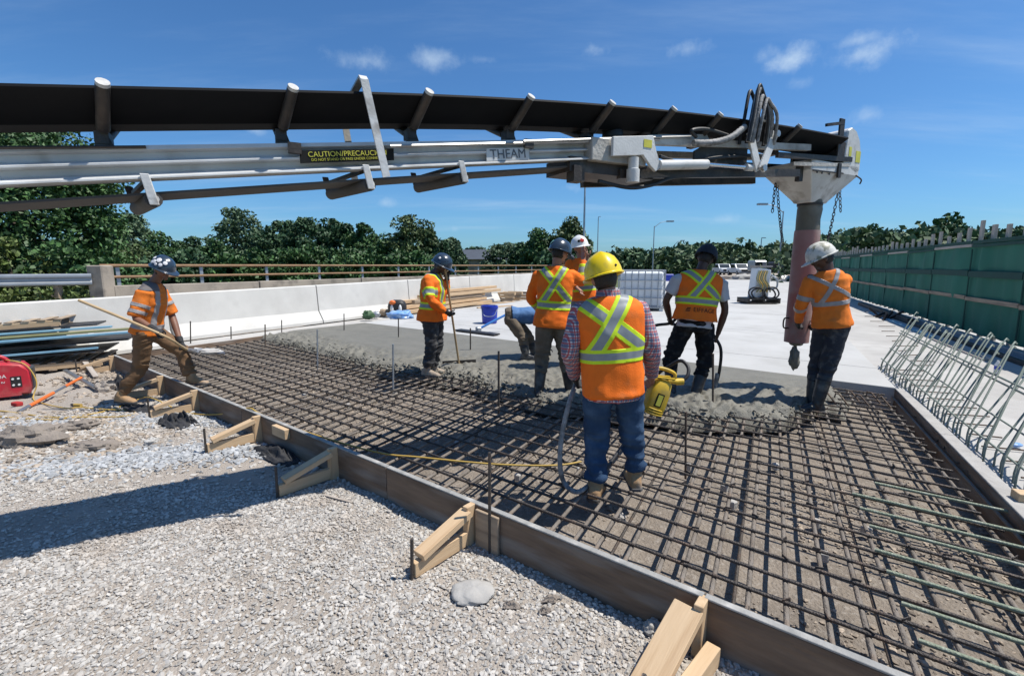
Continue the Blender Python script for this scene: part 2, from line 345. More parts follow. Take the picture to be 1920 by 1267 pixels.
M['chain'] = mat('dark_chain', (0.06, 0.058, 0.055), (0.10, 0.09, 0.08), 20, 0.5, metal=0.6)
M['yellow_paint'] = mat('yellow_tool_paint', (0.62, 0.40, 0.02), (0.40, 0.27, 0.03), 9, 0.5, c3=(0.25, 0.20, 0.10), s3=12, f3=0.5)
M['yellow_cord'] = mat('yellow_cord', (0.52, 0.34, 0.07), (0.42, 0.28, 0.065), 10, 0.6)
M['red_paint'] = mat('red_plastic', (0.50, 0.018, 0.035), (0.40, 0.016, 0.03), 5, 0.45, c3=(0.42, 0.25, 0.2), s3=6, f3=0.25)
M['red_rag'] = mat('red_cloth', (0.42, 0.03, 0.03), (0.30, 0.02, 0.02), 5, 0.9)
M['orange_pl'] = mat('orange_plastic', (0.75, 0.17, 0.03), (0.62, 0.13, 0.02), 6, 0.5)
M['blue_pl'] = mat('blue_plastic', (0.015, 0.045, 0.42), (0.012, 0.035, 0.33), 4, 0.45)
M['blue_tube'] = mat('light_blue_handle', (0.07, 0.26, 0.66), (0.06, 0.21, 0.55), 4, 0.45)
M['blue_bag'] = mat('blue_film', (0.10, 0.27, 0.62), (0.35, 0.50, 0.72), 9, 0.35)
M['blue_board'] = mat('blue_board_edge', (0.14, 0.30, 0.42), (0.20, 0.36, 0.46), 5, 0.7)
M['green_board'] = mat('olive_board', (0.24, 0.23, 0.11), (0.19, 0.18, 0.08), 5, 0.8)
M['fabric_blk'] = mat('black_geotextile', (0.018, 0.019, 0.022), (0.035, 0.035, 0.038), 6, 0.85, bump=0.3, bscale=60)
M['asphalt'] = mat('old_asphalt', (0.26, 0.222, 0.188), (0.185, 0.158, 0.135), 6, 0.95, bump=0.8, bscale=30)
M['rock'] = mat('pale_limestone', (0.40, 0.385, 0.36), (0.32, 0.305, 0.285), 5, 0.9, bump=0.4, bscale=22)
M['tarp'] = mat('green_privacy_mesh', (0.006, 0.135, 0.085), (0.005, 0.10, 0.064), 1.2, 0.75, bump=0.15, bscale=3, stretch=(1, 1, 0.35))
M['tarp_hem'] = mat('dark_green_hem', (0.005, 0.055, 0.040), (0.004, 0.04, 0.03), 3, 0.8)
M['tote'] = mat('translucent_white_plastic', (0.72, 0.74, 0.75), (0.58, 0.61, 0.64), 1.2, 0.4)
M['rail_rust'] = mat('rusty_rail', (0.30, 0.185, 0.10), (0.22, 0.13, 0.07), 3, 0.85)
M['bark'] = mat('bark', (0.095, 0.075, 0.058), (0.06, 0.048, 0.038), 6, 0.95, bump=0.6, bscale=18)
M['leaf_a'] = mat('leaves_dark_green', (0.062, 0.132, 0.034), (0.038, 0.088, 0.025), 0.35, 0.6, island=0.45)
M['leaf_b'] = mat('leaves_mid_green', (0.085, 0.145, 0.055), (0.058, 0.108, 0.040), 0.35, 0.65, island=0.4)
M['leaf_c'] = mat('leaves_yellow_green', (0.115, 0.150, 0.035), (0.075, 0.115, 0.028), 0.4, 0.6, island=0.4)
M['leaf_d'] = mat('leaves_deep_green', (0.046, 0.102, 0.038), (0.032, 0.075, 0.030), 0.25, 0.65, island=0.4)
M['leaf_e'] = mat('leaves_hazy_green', (0.105, 0.160, 0.078), (0.074, 0.122, 0.060), 0.3, 0.7, island=0.35)  # leaf colour made paler and greyer in place of distance haze
M['leaf_f'] = mat('leaves_olive', (0.092, 0.128, 0.038), (0.056, 0.092, 0.030), 0.3, 0.65, island=0.4)
M['wood_far'] = mat('far_wood_leaves', (0.055, 0.104, 0.044), (0.095, 0.142, 0.060), 0.06, 0.7, island=0.4)
M['glass'] = mat('dark_glass', (0.02, 0.025, 0.03), (0.03, 0.035, 0.04), 3, 0.08)
M['car_white'] = mat('white_car_paint', (0.78, 0.79, 0.80), (0.74, 0.75, 0.76), 2, 0.3, coat=0.5)
M['car_dark'] = mat('dark_trim', (0.03, 0.03, 0.035), (0.05, 0.05, 0.05), 4, 0.5)
M['sign_blk'] = mat('black_decal', (0.010, 0.010, 0.009), (0.016, 0.016, 0.015), 12, 0.7, spec=0.2)
M['sign_yel'] = mat('yellow_decal', (0.62, 0.58, 0.07), (0.50, 0.47, 0.06), 14, 0.5)
M['sign_gry'] = mat('grey_letter', (0.06, 0.07, 0.085), (0.12, 0.13, 0.15), 20, 0.6)
M['white_pl'] = mat('white_plastic', (0.78, 0.78, 0.76), (0.70, 0.70, 0.68), 5, 0.5)
M['house'] = mat('dark_blue_grey_roof', (0.07, 0.085, 0.11), (0.06, 0.07, 0.09), 1, 0.9)
# clothing
M['hv_orange'] = mat('fluorescent_orange_cloth', (0.90, 0.185, 0.018), (0.82, 0.155, 0.015), 5, 0.75, bump=0.2, bscale=140, spec=0.2, c3=(0.42, 0.15, 0.05), s3=9, f3=0.45, thr3=(0.56, 0.74))
M['hv_orange_d'] = mat('worn_orange_cloth', (0.80, 0.215, 0.03), (0.70, 0.175, 0.025), 5, 0.8, bump=0.2, bscale=140, spec=0.2, c3=(0.42, 0.17, 0.06), s3=9, f3=0.45, thr3=(0.56, 0.74))
M['lime'] = mat('lime_tape', (0.62, 0.80, 0.03), (0.55, 0.73, 0.03), 8, 0.6, spec=0.2)
M['silver'] = mat('reflective_grey_tape', (0.27, 0.29, 0.30), (0.22, 0.24, 0.25), 9, 0.5)
M['silver_w'] = mat('pale_reflective_tape', (0.36, 0.335, 0.325), (0.28, 0.26, 0.255), 9, 0.5)
M['lime_shirt'] = mat('lime_shirt', (0.55, 0.72, 0.12), (0.48, 0.64, 0.10), 6, 0.8)
M['denim'] = mat('blue_denim', (0.024, 0.050, 0.098), (0.040, 0.080, 0.148), 5, 0.9, bump=0.25, bscale=150, c3=(0.085, 0.145, 0.235), s3=5, f3=0.6, spec=0.2)
M['brown_pant'] = mat('brown_canvas', (0.185, 0.105, 0.050), (0.135, 0.075, 0.036), 6, 0.85, bump=0.2, bscale=120)
M['khaki'] = mat('khaki_canvas', (0.155, 0.120, 0.082), (0.115, 0.088, 0.060), 6, 0.85, bump=0.2, bscale=120, c3=(0.24, 0.20, 0.15), s3=7, f3=0.5)
M['charcoal'] = mat('charcoal_trousers', (0.034, 0.034, 0.038), (0.024, 0.024, 0.027), 6, 0.85, bump=0.2, bscale=120, c3=(0.17, 0.165, 0.15), s3=11, f3=0.5)
M['navy'] = mat('dark_navy_trousers', (0.022, 0.026, 0.036), (0.015, 0.018, 0.026), 6, 0.8, bump=0.2, bscale=120, c3=(0.17, 0.165, 0.15), s3=11, f3=0.5)
M['black_cloth'] = mat('black_trousers', (0.009, 0.009, 0.011), (0.014, 0.014, 0.016), 6, 0.9, c3=(0.10, 0.098, 0.09), s3=12, f3=0.4, spec=0.2)
M['grey_pant'] = mat('grey_work_trousers', (0.24, 0.24, 0.235), (0.17, 0.17, 0.168), 7, 0.85)
M['grey_tee'] = mat('pale_grey_tee', (0.50, 0.50, 0.52), (0.42, 0.42, 0.44), 6, 0.85)
M['grey_patch'] = mat('grey_shoulder_cloth', (0.14, 0.125, 0.125), (0.11, 0.10, 0.10), 6, 0.85)
M['blue_shirt'] = mat('blue_shirt', (0.07, 0.17, 0.36), (0.055, 0.135, 0.29), 6, 0.8)
M['skin_brown'] = mat('brown_skin', (0.215, 0.100, 0.060), (0.175, 0.080, 0.048), 9, 0.55)
M['skin_dark'] = mat('dark_brown_skin', (0.085, 0.045, 0.031), (0.068, 0.036, 0.025), 9, 0.5)
M['skin_tan'] = mat('tanned_skin', (0.36, 0.18, 0.115), (0.30, 0.145, 0.095), 9, 0.55)
M['hair'] = mat('black_hair', (0.010, 0.008, 0.007), (0.016, 0.012, 0.010), 30, 0.6, bump=0.4, bscale=90)
M['glove'] = mat('black_work_glove', (0.014, 0.014, 0.016), (0.022, 0.022, 0.024), 20, 0.75, bump=0.2)
M['boot_tan'] = mat('tan_leather_boot', (0.40, 0.245, 0.12), (0.30, 0.18, 0.09), 9, 0.8, bump=0.2, c3=(0.40, 0.35, 0.29), s3=8, f3=0.6)
M['boot_mud'] = mat('muddy_boot', (0.40, 0.33, 0.26), (0.26, 0.205, 0.155), 9, 0.9, bump=0.3)
M['boot_rub'] = mat('black_rubber_boot', (0.016, 0.018, 0.022), (0.028, 0.028, 0.030), 6, 0.4, c3=(0.17, 0.165, 0.15), s3=6, f3=0.7)
M['sole'] = mat('dark_sole', (0.05, 0.05, 0.052), (0.10, 0.095, 0.09), 9, 0.8)
M['hat_yellow'] = mat('yellow_hard_hat', (0.82, 0.60, 0.008), (0.80, 0.57, 0.008), 3, 0.36, coat=0.2, c3=(0.50, 0.38, 0.05), s3=22, f3=0.45, thr3=(0.56, 0.70))
M['hat_navy'] = mat('dark_blue_hard_hat', (0.022, 0.036, 0.058), (0.028, 0.045, 0.070), 3, 0.25, coat=0.4)
M['hat_white'] = mat('white_hard_hat', (0.80, 0.80, 0.78), (0.76, 0.76, 0.74), 3, 0.3)
M['hat_camo'] = mat('camouflage_hard_hat', (0.62, 0.60, 0.54), (0.23, 0.23, 0.17), 13, 0.45, c3=(0.40, 0.38, 0.32), s3=20, f3=0.8, lo=0.5, hi=0.56)
M['hat_black'] = mat('navy_cloth_cap', (0.010, 0.016, 0.030), (0.014, 0.02, 0.035), 8, 0.8)
M['sticker'] = mat('white_sticker', (0.78, 0.78, 0.78), (0.5, 0.5, 0.52), 40, 0.5)
M['sticker_g'] = mat('teal_sticker', (0.08, 0.42, 0.36), (0.3, 0.5, 0.46), 60, 0.5)
def plaid():
    m = bpy.data.materials.new('red_white_plaid'); m.use_nodes = True; t = m.node_tree; b = t.nodes['Principled BSDF']; b.inputs['Roughness'].default_value = 0.85
    tcn = N(t, 'ShaderNodeTexCoord'); sp = N(t, 'ShaderNodeSeparateXYZ'); t.links.new(tcn.outputs['Object'], sp.inputs[0])
    def bars(src, freq, duty, ph=0.0):
        a = N(t, 'ShaderNodeMath', operation='MULTIPLY_ADD'); a.inputs[1].default_value = freq; a.inputs[2].default_value = ph; t.links.new(src, a.inputs[0])
        f = N(t, 'ShaderNodeMath', operation='FRACT'); t.links.new(a.outputs[0], f.inputs[0])
        c = N(t, 'ShaderNodeMath', operation='LESS_THAN'); c.inputs[1].default_value = duty; t.links.new(f.outputs[0], c.inputs[0]); return c.outputs[0]
    ad = N(t, 'ShaderNodeMath', operation='MULTIPLY_ADD'); ad.inputs[1].default_value = 0.8; t.links.new(sp.outputs['Y'], ad.inputs[0]); t.links.new(sp.outputs['X'], ad.inputs[2])
    cur = None
    for src, fr, du, ph, colr, fac in ((sp.outputs['Z'], 27, 0.40, 0, (0.06, 0.075, 0.16), 0.75), (ad.outputs[0], 29, 0.40, 0.3, (0.06, 0.075, 0.16), 0.75),
                                       (sp.outputs['Z'], 27, 0.24, 0.5, (0.34, 0.03, 0.04), 0.8), (ad.outputs[0], 29, 0.24, 0.8, (0.34, 0.03, 0.04), 0.8)):
        mi = N(t, 'ShaderNodeMix', data_type='RGBA'); mm = N(t, 'ShaderNodeMath', operation='MULTIPLY'); mm.inputs[1].default_value = fac; t.links.new(bars(src, fr, du, ph), mm.inputs[0]); t.links.new(mm.outputs[0], mi.inputs['Factor'])
        if cur is None: mi.inputs['A'].default_value = (0.55, 0.54, 0.55, 1)
        else: t.links.new(cur, mi.inputs['A'])
        mi.inputs['B'].default_value = (*colr, 1); cur = mi.outputs['Result']
    t.links.new(cur, b.inputs['Base Color']); return m
M['plaid'] = plaid()
# ------------------------------------------------------------------ the pour: axes along the front form (s), across it (n) and along the road (t)
A0 = np.array([-6.52, 7.77]); ES = unit([0.786, -0.618]); EN = np.array([0.618, 0.786]); ET = unit([0.475, 0.880])
S_LEN = 11.0; N_LEN = 5.17
def sn(s, n, z=0.0):
    p = A0 + ES * s + EN * n; return np.array([p[0], p[1], z])
def to_sn(p):
    d = np.asarray(p)[:2] - A0; return float(d @ ES), float(d @ EN)
TOP = 0.25
# far ground
g = MB().add([(-1500, -300, -0.45), (1500, -300, -0.45), (1500, 2500, -0.45), (-1500, 2500, -0.45)], [(0, 1, 2, 3)])
tag(g.build('ground', M['grass'], origin=(0, 0, -0.45)), 'rough green ground reaching to the horizon', kind='structure')
# near ground: dirt, rutted on the left, even inside the forms
ss = np.arange(-9.0, 14.0, 0.05); ns = np.arange(-9.0, 8.5, 0.05)
Sg, Ng = np.meshgrid(ss, ns, indexing='ij'); PX = A0[0] + ES[0] * Sg + EN[0] * Ng; PY = A0[1] + ES[1] * Sg + EN[1] * Ng
pp = np.stack([PX.ravel(), PY.ravel(), np.zeros(PX.size)], 1)
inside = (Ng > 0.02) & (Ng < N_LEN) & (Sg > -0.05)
rough = np.clip((3.4 - Sg) / 3.0, 0, 1) * np.clip((Ng + 4.5) / 2, 0, 1) * (~inside)
Z = (fbm(pp * 6.0, 4).reshape(Sg.shape)) * 0.007 + (fbm(pp * 1.3, 3, 5).reshape(Sg.shape)) * 0.012
Z += rough * (fbm(pp * 3.2, 4, 9).reshape(Sg.shape) * 0.035 + 0.01)
Z -= 0.01
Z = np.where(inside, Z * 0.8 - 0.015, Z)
Z = np.where((Ng > N_LEN - 0.1) & (Sg > -1.0), -0.06, Z)
cen_in = inside[:-1, :-1].ravel()
def gz(x, y):
    """height of the near ground"""
    d = np.array([x, y]) - A0; i = int(round((d @ ES + 9.0) / 0.05)); j = int(round((d @ EN + 9.0) / 0.05))
    return float(Z[min(max(i, 0), len(ss) - 1), min(max(j, 0), len(ns) - 1)])
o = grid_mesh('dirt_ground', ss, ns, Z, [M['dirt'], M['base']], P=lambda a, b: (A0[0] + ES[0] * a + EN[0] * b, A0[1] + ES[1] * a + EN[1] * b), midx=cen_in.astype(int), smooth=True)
tag(o, 'tan dirt and stone bed around and under the rebar mat', kind='structure')
# crushed stone
def ico():
    t = (1 + 5 ** .5) / 2
    V = np.array([(-1, t, 0), (1, t, 0), (-1, -t, 0), (1, -t, 0), (0, -1, t), (0, 1, t), (0, -1, -t), (0, 1, -t), (t, 0, -1), (t, 0, 1), (-t, 0, -1), (-t, 0, 1)], float) / math.hypot(1, t)
    Fc = np.array([(0, 11, 5), (0, 5, 1), (0, 1, 7), (0, 7, 10), (0, 10, 11), (1, 5, 9), (5, 11, 4), (11, 10, 2), (10, 7, 6), (7, 1, 8), (3, 9, 4), (3, 4, 2), (3, 2, 6), (3, 6, 8), (3, 8, 9), (4, 9, 5), (2, 4, 11), (6, 2, 10), (8, 6, 7), (9, 8, 1)])
    return V, Fc
IV, IF = ico()
def stones(name, pts, size, mt, label, flat=0.65, smooth=False):
    n = len(pts)
    base = IV[None] * (1 + 0.24 * RNG.standard_normal((n, 12, 1)).clip(-1.6, 1.6))
    sc = size * np.exp(0.40 * RNG.standard_normal((n, 1, 1)).clip(-2, 1.9)) * np.stack([RNG.uniform(0.8, 1.35, n), RNG.uniform(0.7, 1.1, n), RNG.uniform(flat * .7, flat * 1.2, n)], 1)[:, None]
    V = base * sc
    a = RNG.uniform(0, 6.283, n); b = RNG.normal(0, 0.45, n); ca, sa, cb, sb = np.cos(a), np.sin(a), np.cos(b), np.sin(b)
    Rz = np.zeros((n, 3, 3)); Rz[:, 0, 0] = ca; Rz[:, 0, 1] = -sa; Rz[:, 1, 0] = sa; Rz[:, 1, 1] = ca; Rz[:, 2, 2] = 1
    Rx = np.zeros((n, 3, 3)); Rx[:, 0, 0] = 1; Rx[:, 1, 1] = cb; Rx[:, 1, 2] = -sb; Rx[:, 2, 1] = sb; Rx[:, 2, 2] = cb
    V = np.einsum('nij,nkj->nki', Rz @ Rx, V) + pts[:, None]
    Fc = (IF[None] + (np.arange(n) * 12)[:, None, None]).reshape(-1, 3)
    return tag(np_mesh(name, V.reshape(-1, 3), Fc, mt, smooth=smooth), label, kind='stuff')
def in_view(P):
    a = P[:, 0]; y = P[:, 1]; z = P[:, 2] - CAM_H
    dep = y * math.cos(PITCH) - z * math.sin(PITCH); dn = -(z * math.cos(PITCH) + y * math.sin(PITCH))
    u = CX + F_PX * a / dep; v = CY + F_PX * dn / dep
    return (dep > 0.2) & (u > -120) & (u < 2040) & (v < 1370) & (v > 300)
def scatter(n, s0, s1, n0, n1, keep):
    q = np.stack([RNG.uniform(s0, s1, n), RNG.uniform(n0, n1, n)], 1); P = np.array([*(A0[:, None] + ES[:, None] * q[:, 0] + EN[:, None] * q[:, 1])]).T
    i = np.clip(((q[:, 0] + 9) / 0.05).astype(int), 0, len(ss) - 1); j = np.clip(((q[:, 1] + 9) / 0.05).astype(int), 0, len(ns) - 1)
    P3 = np.stack([P[:, 0], P[:, 1], Z[i, j] + 0.003], 1)
    k = in_view(P3) & keep(q, P3)
    return P3[k]
pat = lambda P3, sc, s: fbm(P3 * [sc, sc, 0], 3, s)
near = scatter(215000, 3.2, 13, -4.0, -0.03, lambda q, P: (P[:, 1] < 3.6) & (RNG.uniform(0, 1, len(q)) < np.clip(0.58 + 0.95 * pat(P, 0.9, 3) + (q[:, 1] + 1.9) * 0.30, 0.10, 1)))
mid = scatter(42000, 1.0, 9, -5.5, -0.03, lambda q, P: (P[:, 1] >= 3.6) & (P[:, 1] < 7) & (q[:, 0] > 2.4 - 0.0 * q[:, 1]) & (RNG.uniform(0, 1, len(q)) < np.clip(0.45 + 0.8 * pat(P, 0.9, 3) + (q[:, 1] + 1.5) * 0.15, 0.08, 1)))
near = near[:82000]; mid = mid[:17000]
stones('gravel', near, 0.0074, M['stone'], 'grey and beige crushed stone spread in front of the form boards')
stones('gravel', mid, 0.0135, M['stone'], 'grey crushed stone further back beside the form boards')
bp = np.array([pix(u, v, 0.0) for u, v in ((90, 878), (180, 868), (270, 856), (350, 850), (430, 846), (60, 795), (290, 782), (420, 790))])
qb = np.concatenate([bp[k] + RNG.normal(0, 1, (420, 3)) * np.array([0.26, 0.12, 0]) for k in range(len(bp))])
qb[:, 2] = [gz(x, y) + 0.006 for x, y in qb[:, :2]]
qb = qb[[to_sn(p)[1] < -0.05 for p in qb]]
stones('gravel', qb, 0.015, M['stone_blue'], 'pale bluish stone spilled on the dirt at the left')
# grit on the dirt at the left and inside the forms
gr = scatter(26000, -5, 4.5, -4, -0.05, lambda q, P: RNG.uniform(0, 1, len(q)) < np.clip(0.3 + pat(P, 0.8, 21), 0, 1))
stones('grit', gr[:9000], 0.016, M['stone_brown'], 'brown grit and small clods on the dirt at the left')
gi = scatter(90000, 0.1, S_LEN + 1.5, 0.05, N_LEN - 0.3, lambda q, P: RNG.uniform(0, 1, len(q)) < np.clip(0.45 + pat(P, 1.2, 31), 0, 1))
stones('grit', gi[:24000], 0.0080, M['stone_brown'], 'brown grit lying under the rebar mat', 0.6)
# existing slab beyond the joint, deck at the right, shoulder at the left
def plate(name, poly, z1, z0, mt, label, bevel=0.0):
    b = MB().prism([(x, y, z0) for x, y in poly], (0, 0, z1 - z0)); o = b.build(name, mt, origin=(poly[0][0], poly[0][1], z0), bevel=bevel)
    return tag(o, label, kind='structure')
JR = sn(*to_sn((4.62, 5.61)))[:2]; JL = sn(-0.6, N_LEN)[:2]
FAR = 50.0
slab = [JL, JR, JR + ET * FAR, JL + ET * FAR * 0.9]
plate('concrete_slab', slab, TOP, -0.2, M['slab'], 'bright white cured concrete slab stretching away behind the workers', 0.006)
fN = np.array([7.0, 4.2]); fdir = unit([7.31, 14.9])
deck = [sn(*to_sn((2.0, 0.65)))[:2] + np.array([0.07, -0.03]), fN + np.array([0.6, -3.0]), fN + fdir * 58 + np.array([1.5, 0]), JR + ET * FAR + np.array([0.005, -0.002]), JR + ET * .03 + np.array([0.005, -0.002]), JR + np.array([0.06, -0.03])]
plate('bridge_deck', deck, 0.20, -0.2, M['deck'], 'pale bridge deck strip between the right form and the green fence')
sh = [pix(300, 660, 0.12)[:2], pix(408, 657, 0.14)[:2], pix(505, 641, 0.2)[:2], JL - ET * 0.02, JL + ET * 20, pix(690, 590, 0.2)[:2] + np.array([2.0, 14.0]), pix(560, 612, 0.14)[:2], pix(330, 640, 0.14)[:2]]
plate('road_shoulder', sh, 0.13, -0.2, M['deck'], 'dusty concrete shoulder along the white barrier')
# saw-cut joints in the slab: narrow recessed strips
for k, dd in enumerate((1.25, 4.6, 9.0, 15.0)):
    a = JL + ET * dd; b2 = JR + ET * dd
    tag(MB().beam((*a, TOP + 0.0015), (*b2, TOP + 0.0015), 0.012, 0.003).build('slab_joint', M['deck']), 'thin saw-cut joint line across the white slab', kind='structure')
road = [JL + ET * 46 + np.array([-6, 0]), JR + ET * 47 + np.array([12, 0]), JR + ET * 190 + np.array([16, 0]), JL + ET * 190]
plate('dirt_road', road, 0.16, -0.3, M['dirt'], 'brown unpaved road running on beyond the slab')
# wet concrete
def edge_n(s):
    """where the rough front of the pour lies: n as a function of s"""
    xs = [-0.6, 0.6, 1.6, 2.6, 3.6, 4.3, 5.2, 6.0, 6.8, 7.5, 8.2, 8.6, 8.8]
    px = [(500, 640), (560, 655), (640, 672), (700, 692), (780, 700), (870, 712), (935, 735), (1010, 752), (1110, 765), (1260, 778), (1380, 788), (1470, 786), (1535, 757)]
    q = np.array([to_sn(pix(u, v, 0.17)) for u, v in px]); return np.interp(s, q[:, 0], q[:, 1])
q_end = to_sn(pix(1548, 742, 0.17))[0]
s_w = np.arange(-0.55, q_end + 0.25, 0.018); t_w = np.linspace(0, 1, 110)
e = edge_n(s_w); Sw = np.repeat(s_w[:, None], 110, 1)
e = e + 0.07 * fbm(np.stack([s_w * 3.5, s_w * 0, s_w * 0], 1), 3, 41)
right = np.clip((q_end - 1.9 - s_w) / -1.9, 0, 1)           # the heap in front of the pipe
e = np.minimum(e, N_LEN - 0.15)
Nw = e[:, None] + (N_LEN - 0.006 - e[:, None]) * t_w[None]
P3 = np.stack([Sw.ravel(), Nw.ravel(), np.zeros(Sw.size)], 1)
dist = (Nw - e[:, None])
q1 = np.abs(fbm(P3 * 9.0, 2, 51)).reshape(Sw.shape); q2 = fbm(P3 * 22.0, 2, 57).reshape(Sw.shape); q3 = fbm(P3 * 2.2, 2, 61).reshape(Sw.shape)
roughw = np.clip(1.25 - (dist - 0.15 * q3) / (0.75 + 0.55 * (Sw > 4)), 0, 1) ** 0.8
Hh = 0.262 - 0.05 * roughw + roughw * (0.062 * (q1 - 0.30) + 0.015 * q2 + 0.035 * q3)
Hh = np.minimum(Hh, 0.262 + 0.05 * roughw)
lip = np.clip(dist / 0.22, 0, 1) ** 0.6
Hh = 0.03 + (Hh - 0.03) * lip
lip2 = np.clip((q_end + 0.22 - Sw + 0.1 * q3) / 0.25, 0, 1) ** 0.6
Hh = 0.03 + (Hh - 0.03) * lip2
V = np.stack([A0[0] + ES[0] * Sw + EN[0] * Nw, A0[1] + ES[1] * Sw + EN[1] * Nw, Hh], 2).reshape(-1, 3)
ny = 110; i = np.arange(len(s_w) - 1)[:, None]; j = np.arange(ny - 1)[None]; q = (i * ny + j).ravel()
tag(np_mesh('wet_concrete', V, np.stack([q, q + ny, q + ny + 1, q + 1], 1), M['wet'], smooth=True), 'fresh grey concrete, smooth near the slab and lumpy at its front edge', kind='stuff')
lump = []
for s_ in np.arange(0.2, q_end, 0.02):
    for _ in range(3):
        lump.append(sn(s_ + RNG.normal(0, .05), float(np.interp(s_, s_w, e)) + abs(RNG.normal(0, .30)) - .04, 0))
lump = np.array(lump); lump[:, 2] = 0.19 + RNG.uniform(-0.03, 0.05, len(lump))
stones('concrete_lumps', lump, 0.015, M['wet'], 'wet concrete lumps along the rough edge of the pour', 0.8, True)
# ------------------------------------------------------------------ form boards
fm = thing('front_form', sn(0, 0), 'long dark plywood form board along the gravel, braced from outside', 'form board')
cuts = [0, 2.35, 4.75, 7.15, 9.4, 12.0]
for a, b in zip(cuts[:-1], cuts[1:]):
    board('board', sn(a + .003, -0.018, 0.105), sn(b - .003, -0.018, 0.105), 0.034, 0.27, M['form'], fm)
    board('top_edge', sn(a + .004, -0.018, 0.246), sn(b - .004, -0.018, 0.246), 0.037, 0.010, M['formtop'], fm, bevel=.002)
fe = thing('end_form', sn(-0.02, 0), 'short form board closing the far left end of the mat', 'form board')
p0 = sn(-0.03, 0.02)[:2]
board('board', (*p0, 0.10), (*(p0 + ET * 2.6), 0.10), 0.034, 0.25, M['form'], fe)
fr = thing('right_form', (*JR, 0), 'dark form board along the right side of the rebar mat', 'form board')
rb = JR - ET * 5.4
for k in range(3):
    a = JR - ET * (1.8 * k + .004); b2 = JR - ET * (1.8 * k + 1.796)
    board('board', (*a, 0.11), (*b2, 0.11), 0.036, 0.25, M['form'], fr)
    board('top_edge', (*(a + np.array([.03, -.015])), 0.24), (*(b2 + np.array([.03, -.015])), 0.24), 0.10, 0.014, M['rock'], fr, bevel=.004)
# ------------------------------------------------------------------ white concrete barrier, five segments, numbered joints recessed
def barrier_seg(p, q, zt0, zt1, zb, label):
    d = unit(np.append(q - p, 0)); nrm = np.array([-d[1], d[0], 0]); R = []
    for pt, zt in ((p + (q - p) * 0.004, zt0), (q - (q - p) * 0.004, zt1)):
        h = zt - zb
        prof = [(-0.30, 0), (-0.30, 0.07), (-0.14, 0.33), (-0.09, h - 0.02), (-0.075, h), (0.075, h), (0.09, h - 0.02), (0.14, 0.33), (0.30, 0.07), (0.30, 0)]
        R.append(np.array([np.append(pt, zb) + nrm * a + np.array([0, 0, b]) for a, b in prof]))
    o = MB().rings(R).build('barrier', M['barrier'], bevel=0.006)
    return tag(o, label, 'barrier', 'white concrete barrier segments')
b0 = np.array([-6.9, 9.75]); bs = np.array([1.79, 3.185]); off = np.array([-0.26, 0.14])
zt = lambda k: 1.125 + 0.05 * (k if k < 3 else 3 + (k - 3) * .3)
names = {-2: 'white barrier segment at the far left behind the board pile', -1: 'white barrier segment with a white paint streak left of the shovelling worker', 0: 'white barrier segment right of the shovelling worker', 1: 'white barrier segment left of the lumber stack', 2: 'white barrier segment behind the lumber stack',
         3: 'farthest but one white barrier segment beyond the lumber', 4: 'white barrier segment partly hidden by the orange-clad worker with raised arm', 5: 'farthest white barrier segment behind the blue bucket'}
BAR = {}; UPZ = np.array([0, 0, 1.0])
for k in range(-2, 6):
    BAR[k] = barrier_seg(b0 + off + bs * k, b0 + off + bs * (k + 1), zt(k), zt(k + 1), 0.16 if k >= 0 else 0.05, names[k])
spr = np.append(b0 + off + bs * -0.36, 0.05); bd_ = np.append(unit(bs), 0); bn_ = np.array([-bd_[1], bd_[0], 0]); zt1_ = zt(-.36) - .05; sm = MB()
pr_ = [(-.304, .0, .16), (-.304, .07, .10), (-.143, .33, .045), (-.112, zt1_ * .62, .03), (-.10, zt1_ * .86, .012)]
for (a0_, z0_, w0_), (a1_, z1_, w1_) in zip(pr_[:-1], pr_[1:]):
    sm.add([spr + bn_ * a0_ + UPZ * z0_ - bd_ * w0_, spr + bn_ * a0_ + UPZ * z0_ + bd_ * w0_, spr + bn_ * a1_ + UPZ * z1_ + bd_ * w1_, spr + bn_ * a1_ + UPZ * z1_ - bd_ * w1_], [(0, 1, 2, 3)])
sm.build('paint_streak', M['white_pl'], BAR[-1])
# ------------------------------------------------------------------ old parapet with rusty railing
pr0 = np.array([-12.05, 14.8]); prd = unit([0.514, 0.858]); side = np.array([prd[1], -prd[0]])
par = thing('parapet', (*pr0, 0), 'weathered concrete parapet wall with rusty two-bar railing on top', 'parapet')
zr = 1.70
for k in range(9):
    a = pr0 + prd * (5.0 * k + .02 - (0.2 if k == 0 else 0.6)); b2 = pr0 + prd * (5.0 * k + 4.98 - 0.6); zt_ = 1.10 + 0.012 * k
    MB().prism([(*(a + side * .17), -0.4), (*(a - side * .17), -0.4), (*(a - side * .13), zt_), (*(a + side * .13), zt_)], np.append(b2 - a, 0)).build('wall', M['old_conc'], par, bevel=0.02)
pil = MB().box((*(pr0 - prd * 0.42), 0.66), (0.46, 0.46, 2.1)).build('end_pillar', M['old_conc'], par, bevel=0.03)
for k in range(18):
    p = pr0 + prd * 2.4 * k
    MB().beam((*p, 1.08), (*p, zr + .01), 0.05, 0.10, up=(*prd, 0)).build('rail_post', M['galv'], par)
for z, r in ((zr, 0.045), (zr - 0.34, 0.04)):
    for k in range(6):
        a = pr0 + prd * (7.2 * k - (0.45 if k == 0 else 0)); b2 = pr0 + prd * (7.2 * (k + 1) - .02)
        rod('rail', (*(a + side * .06), z), (*(b2 + side * .06), z), r, M['rail_rust'], par)
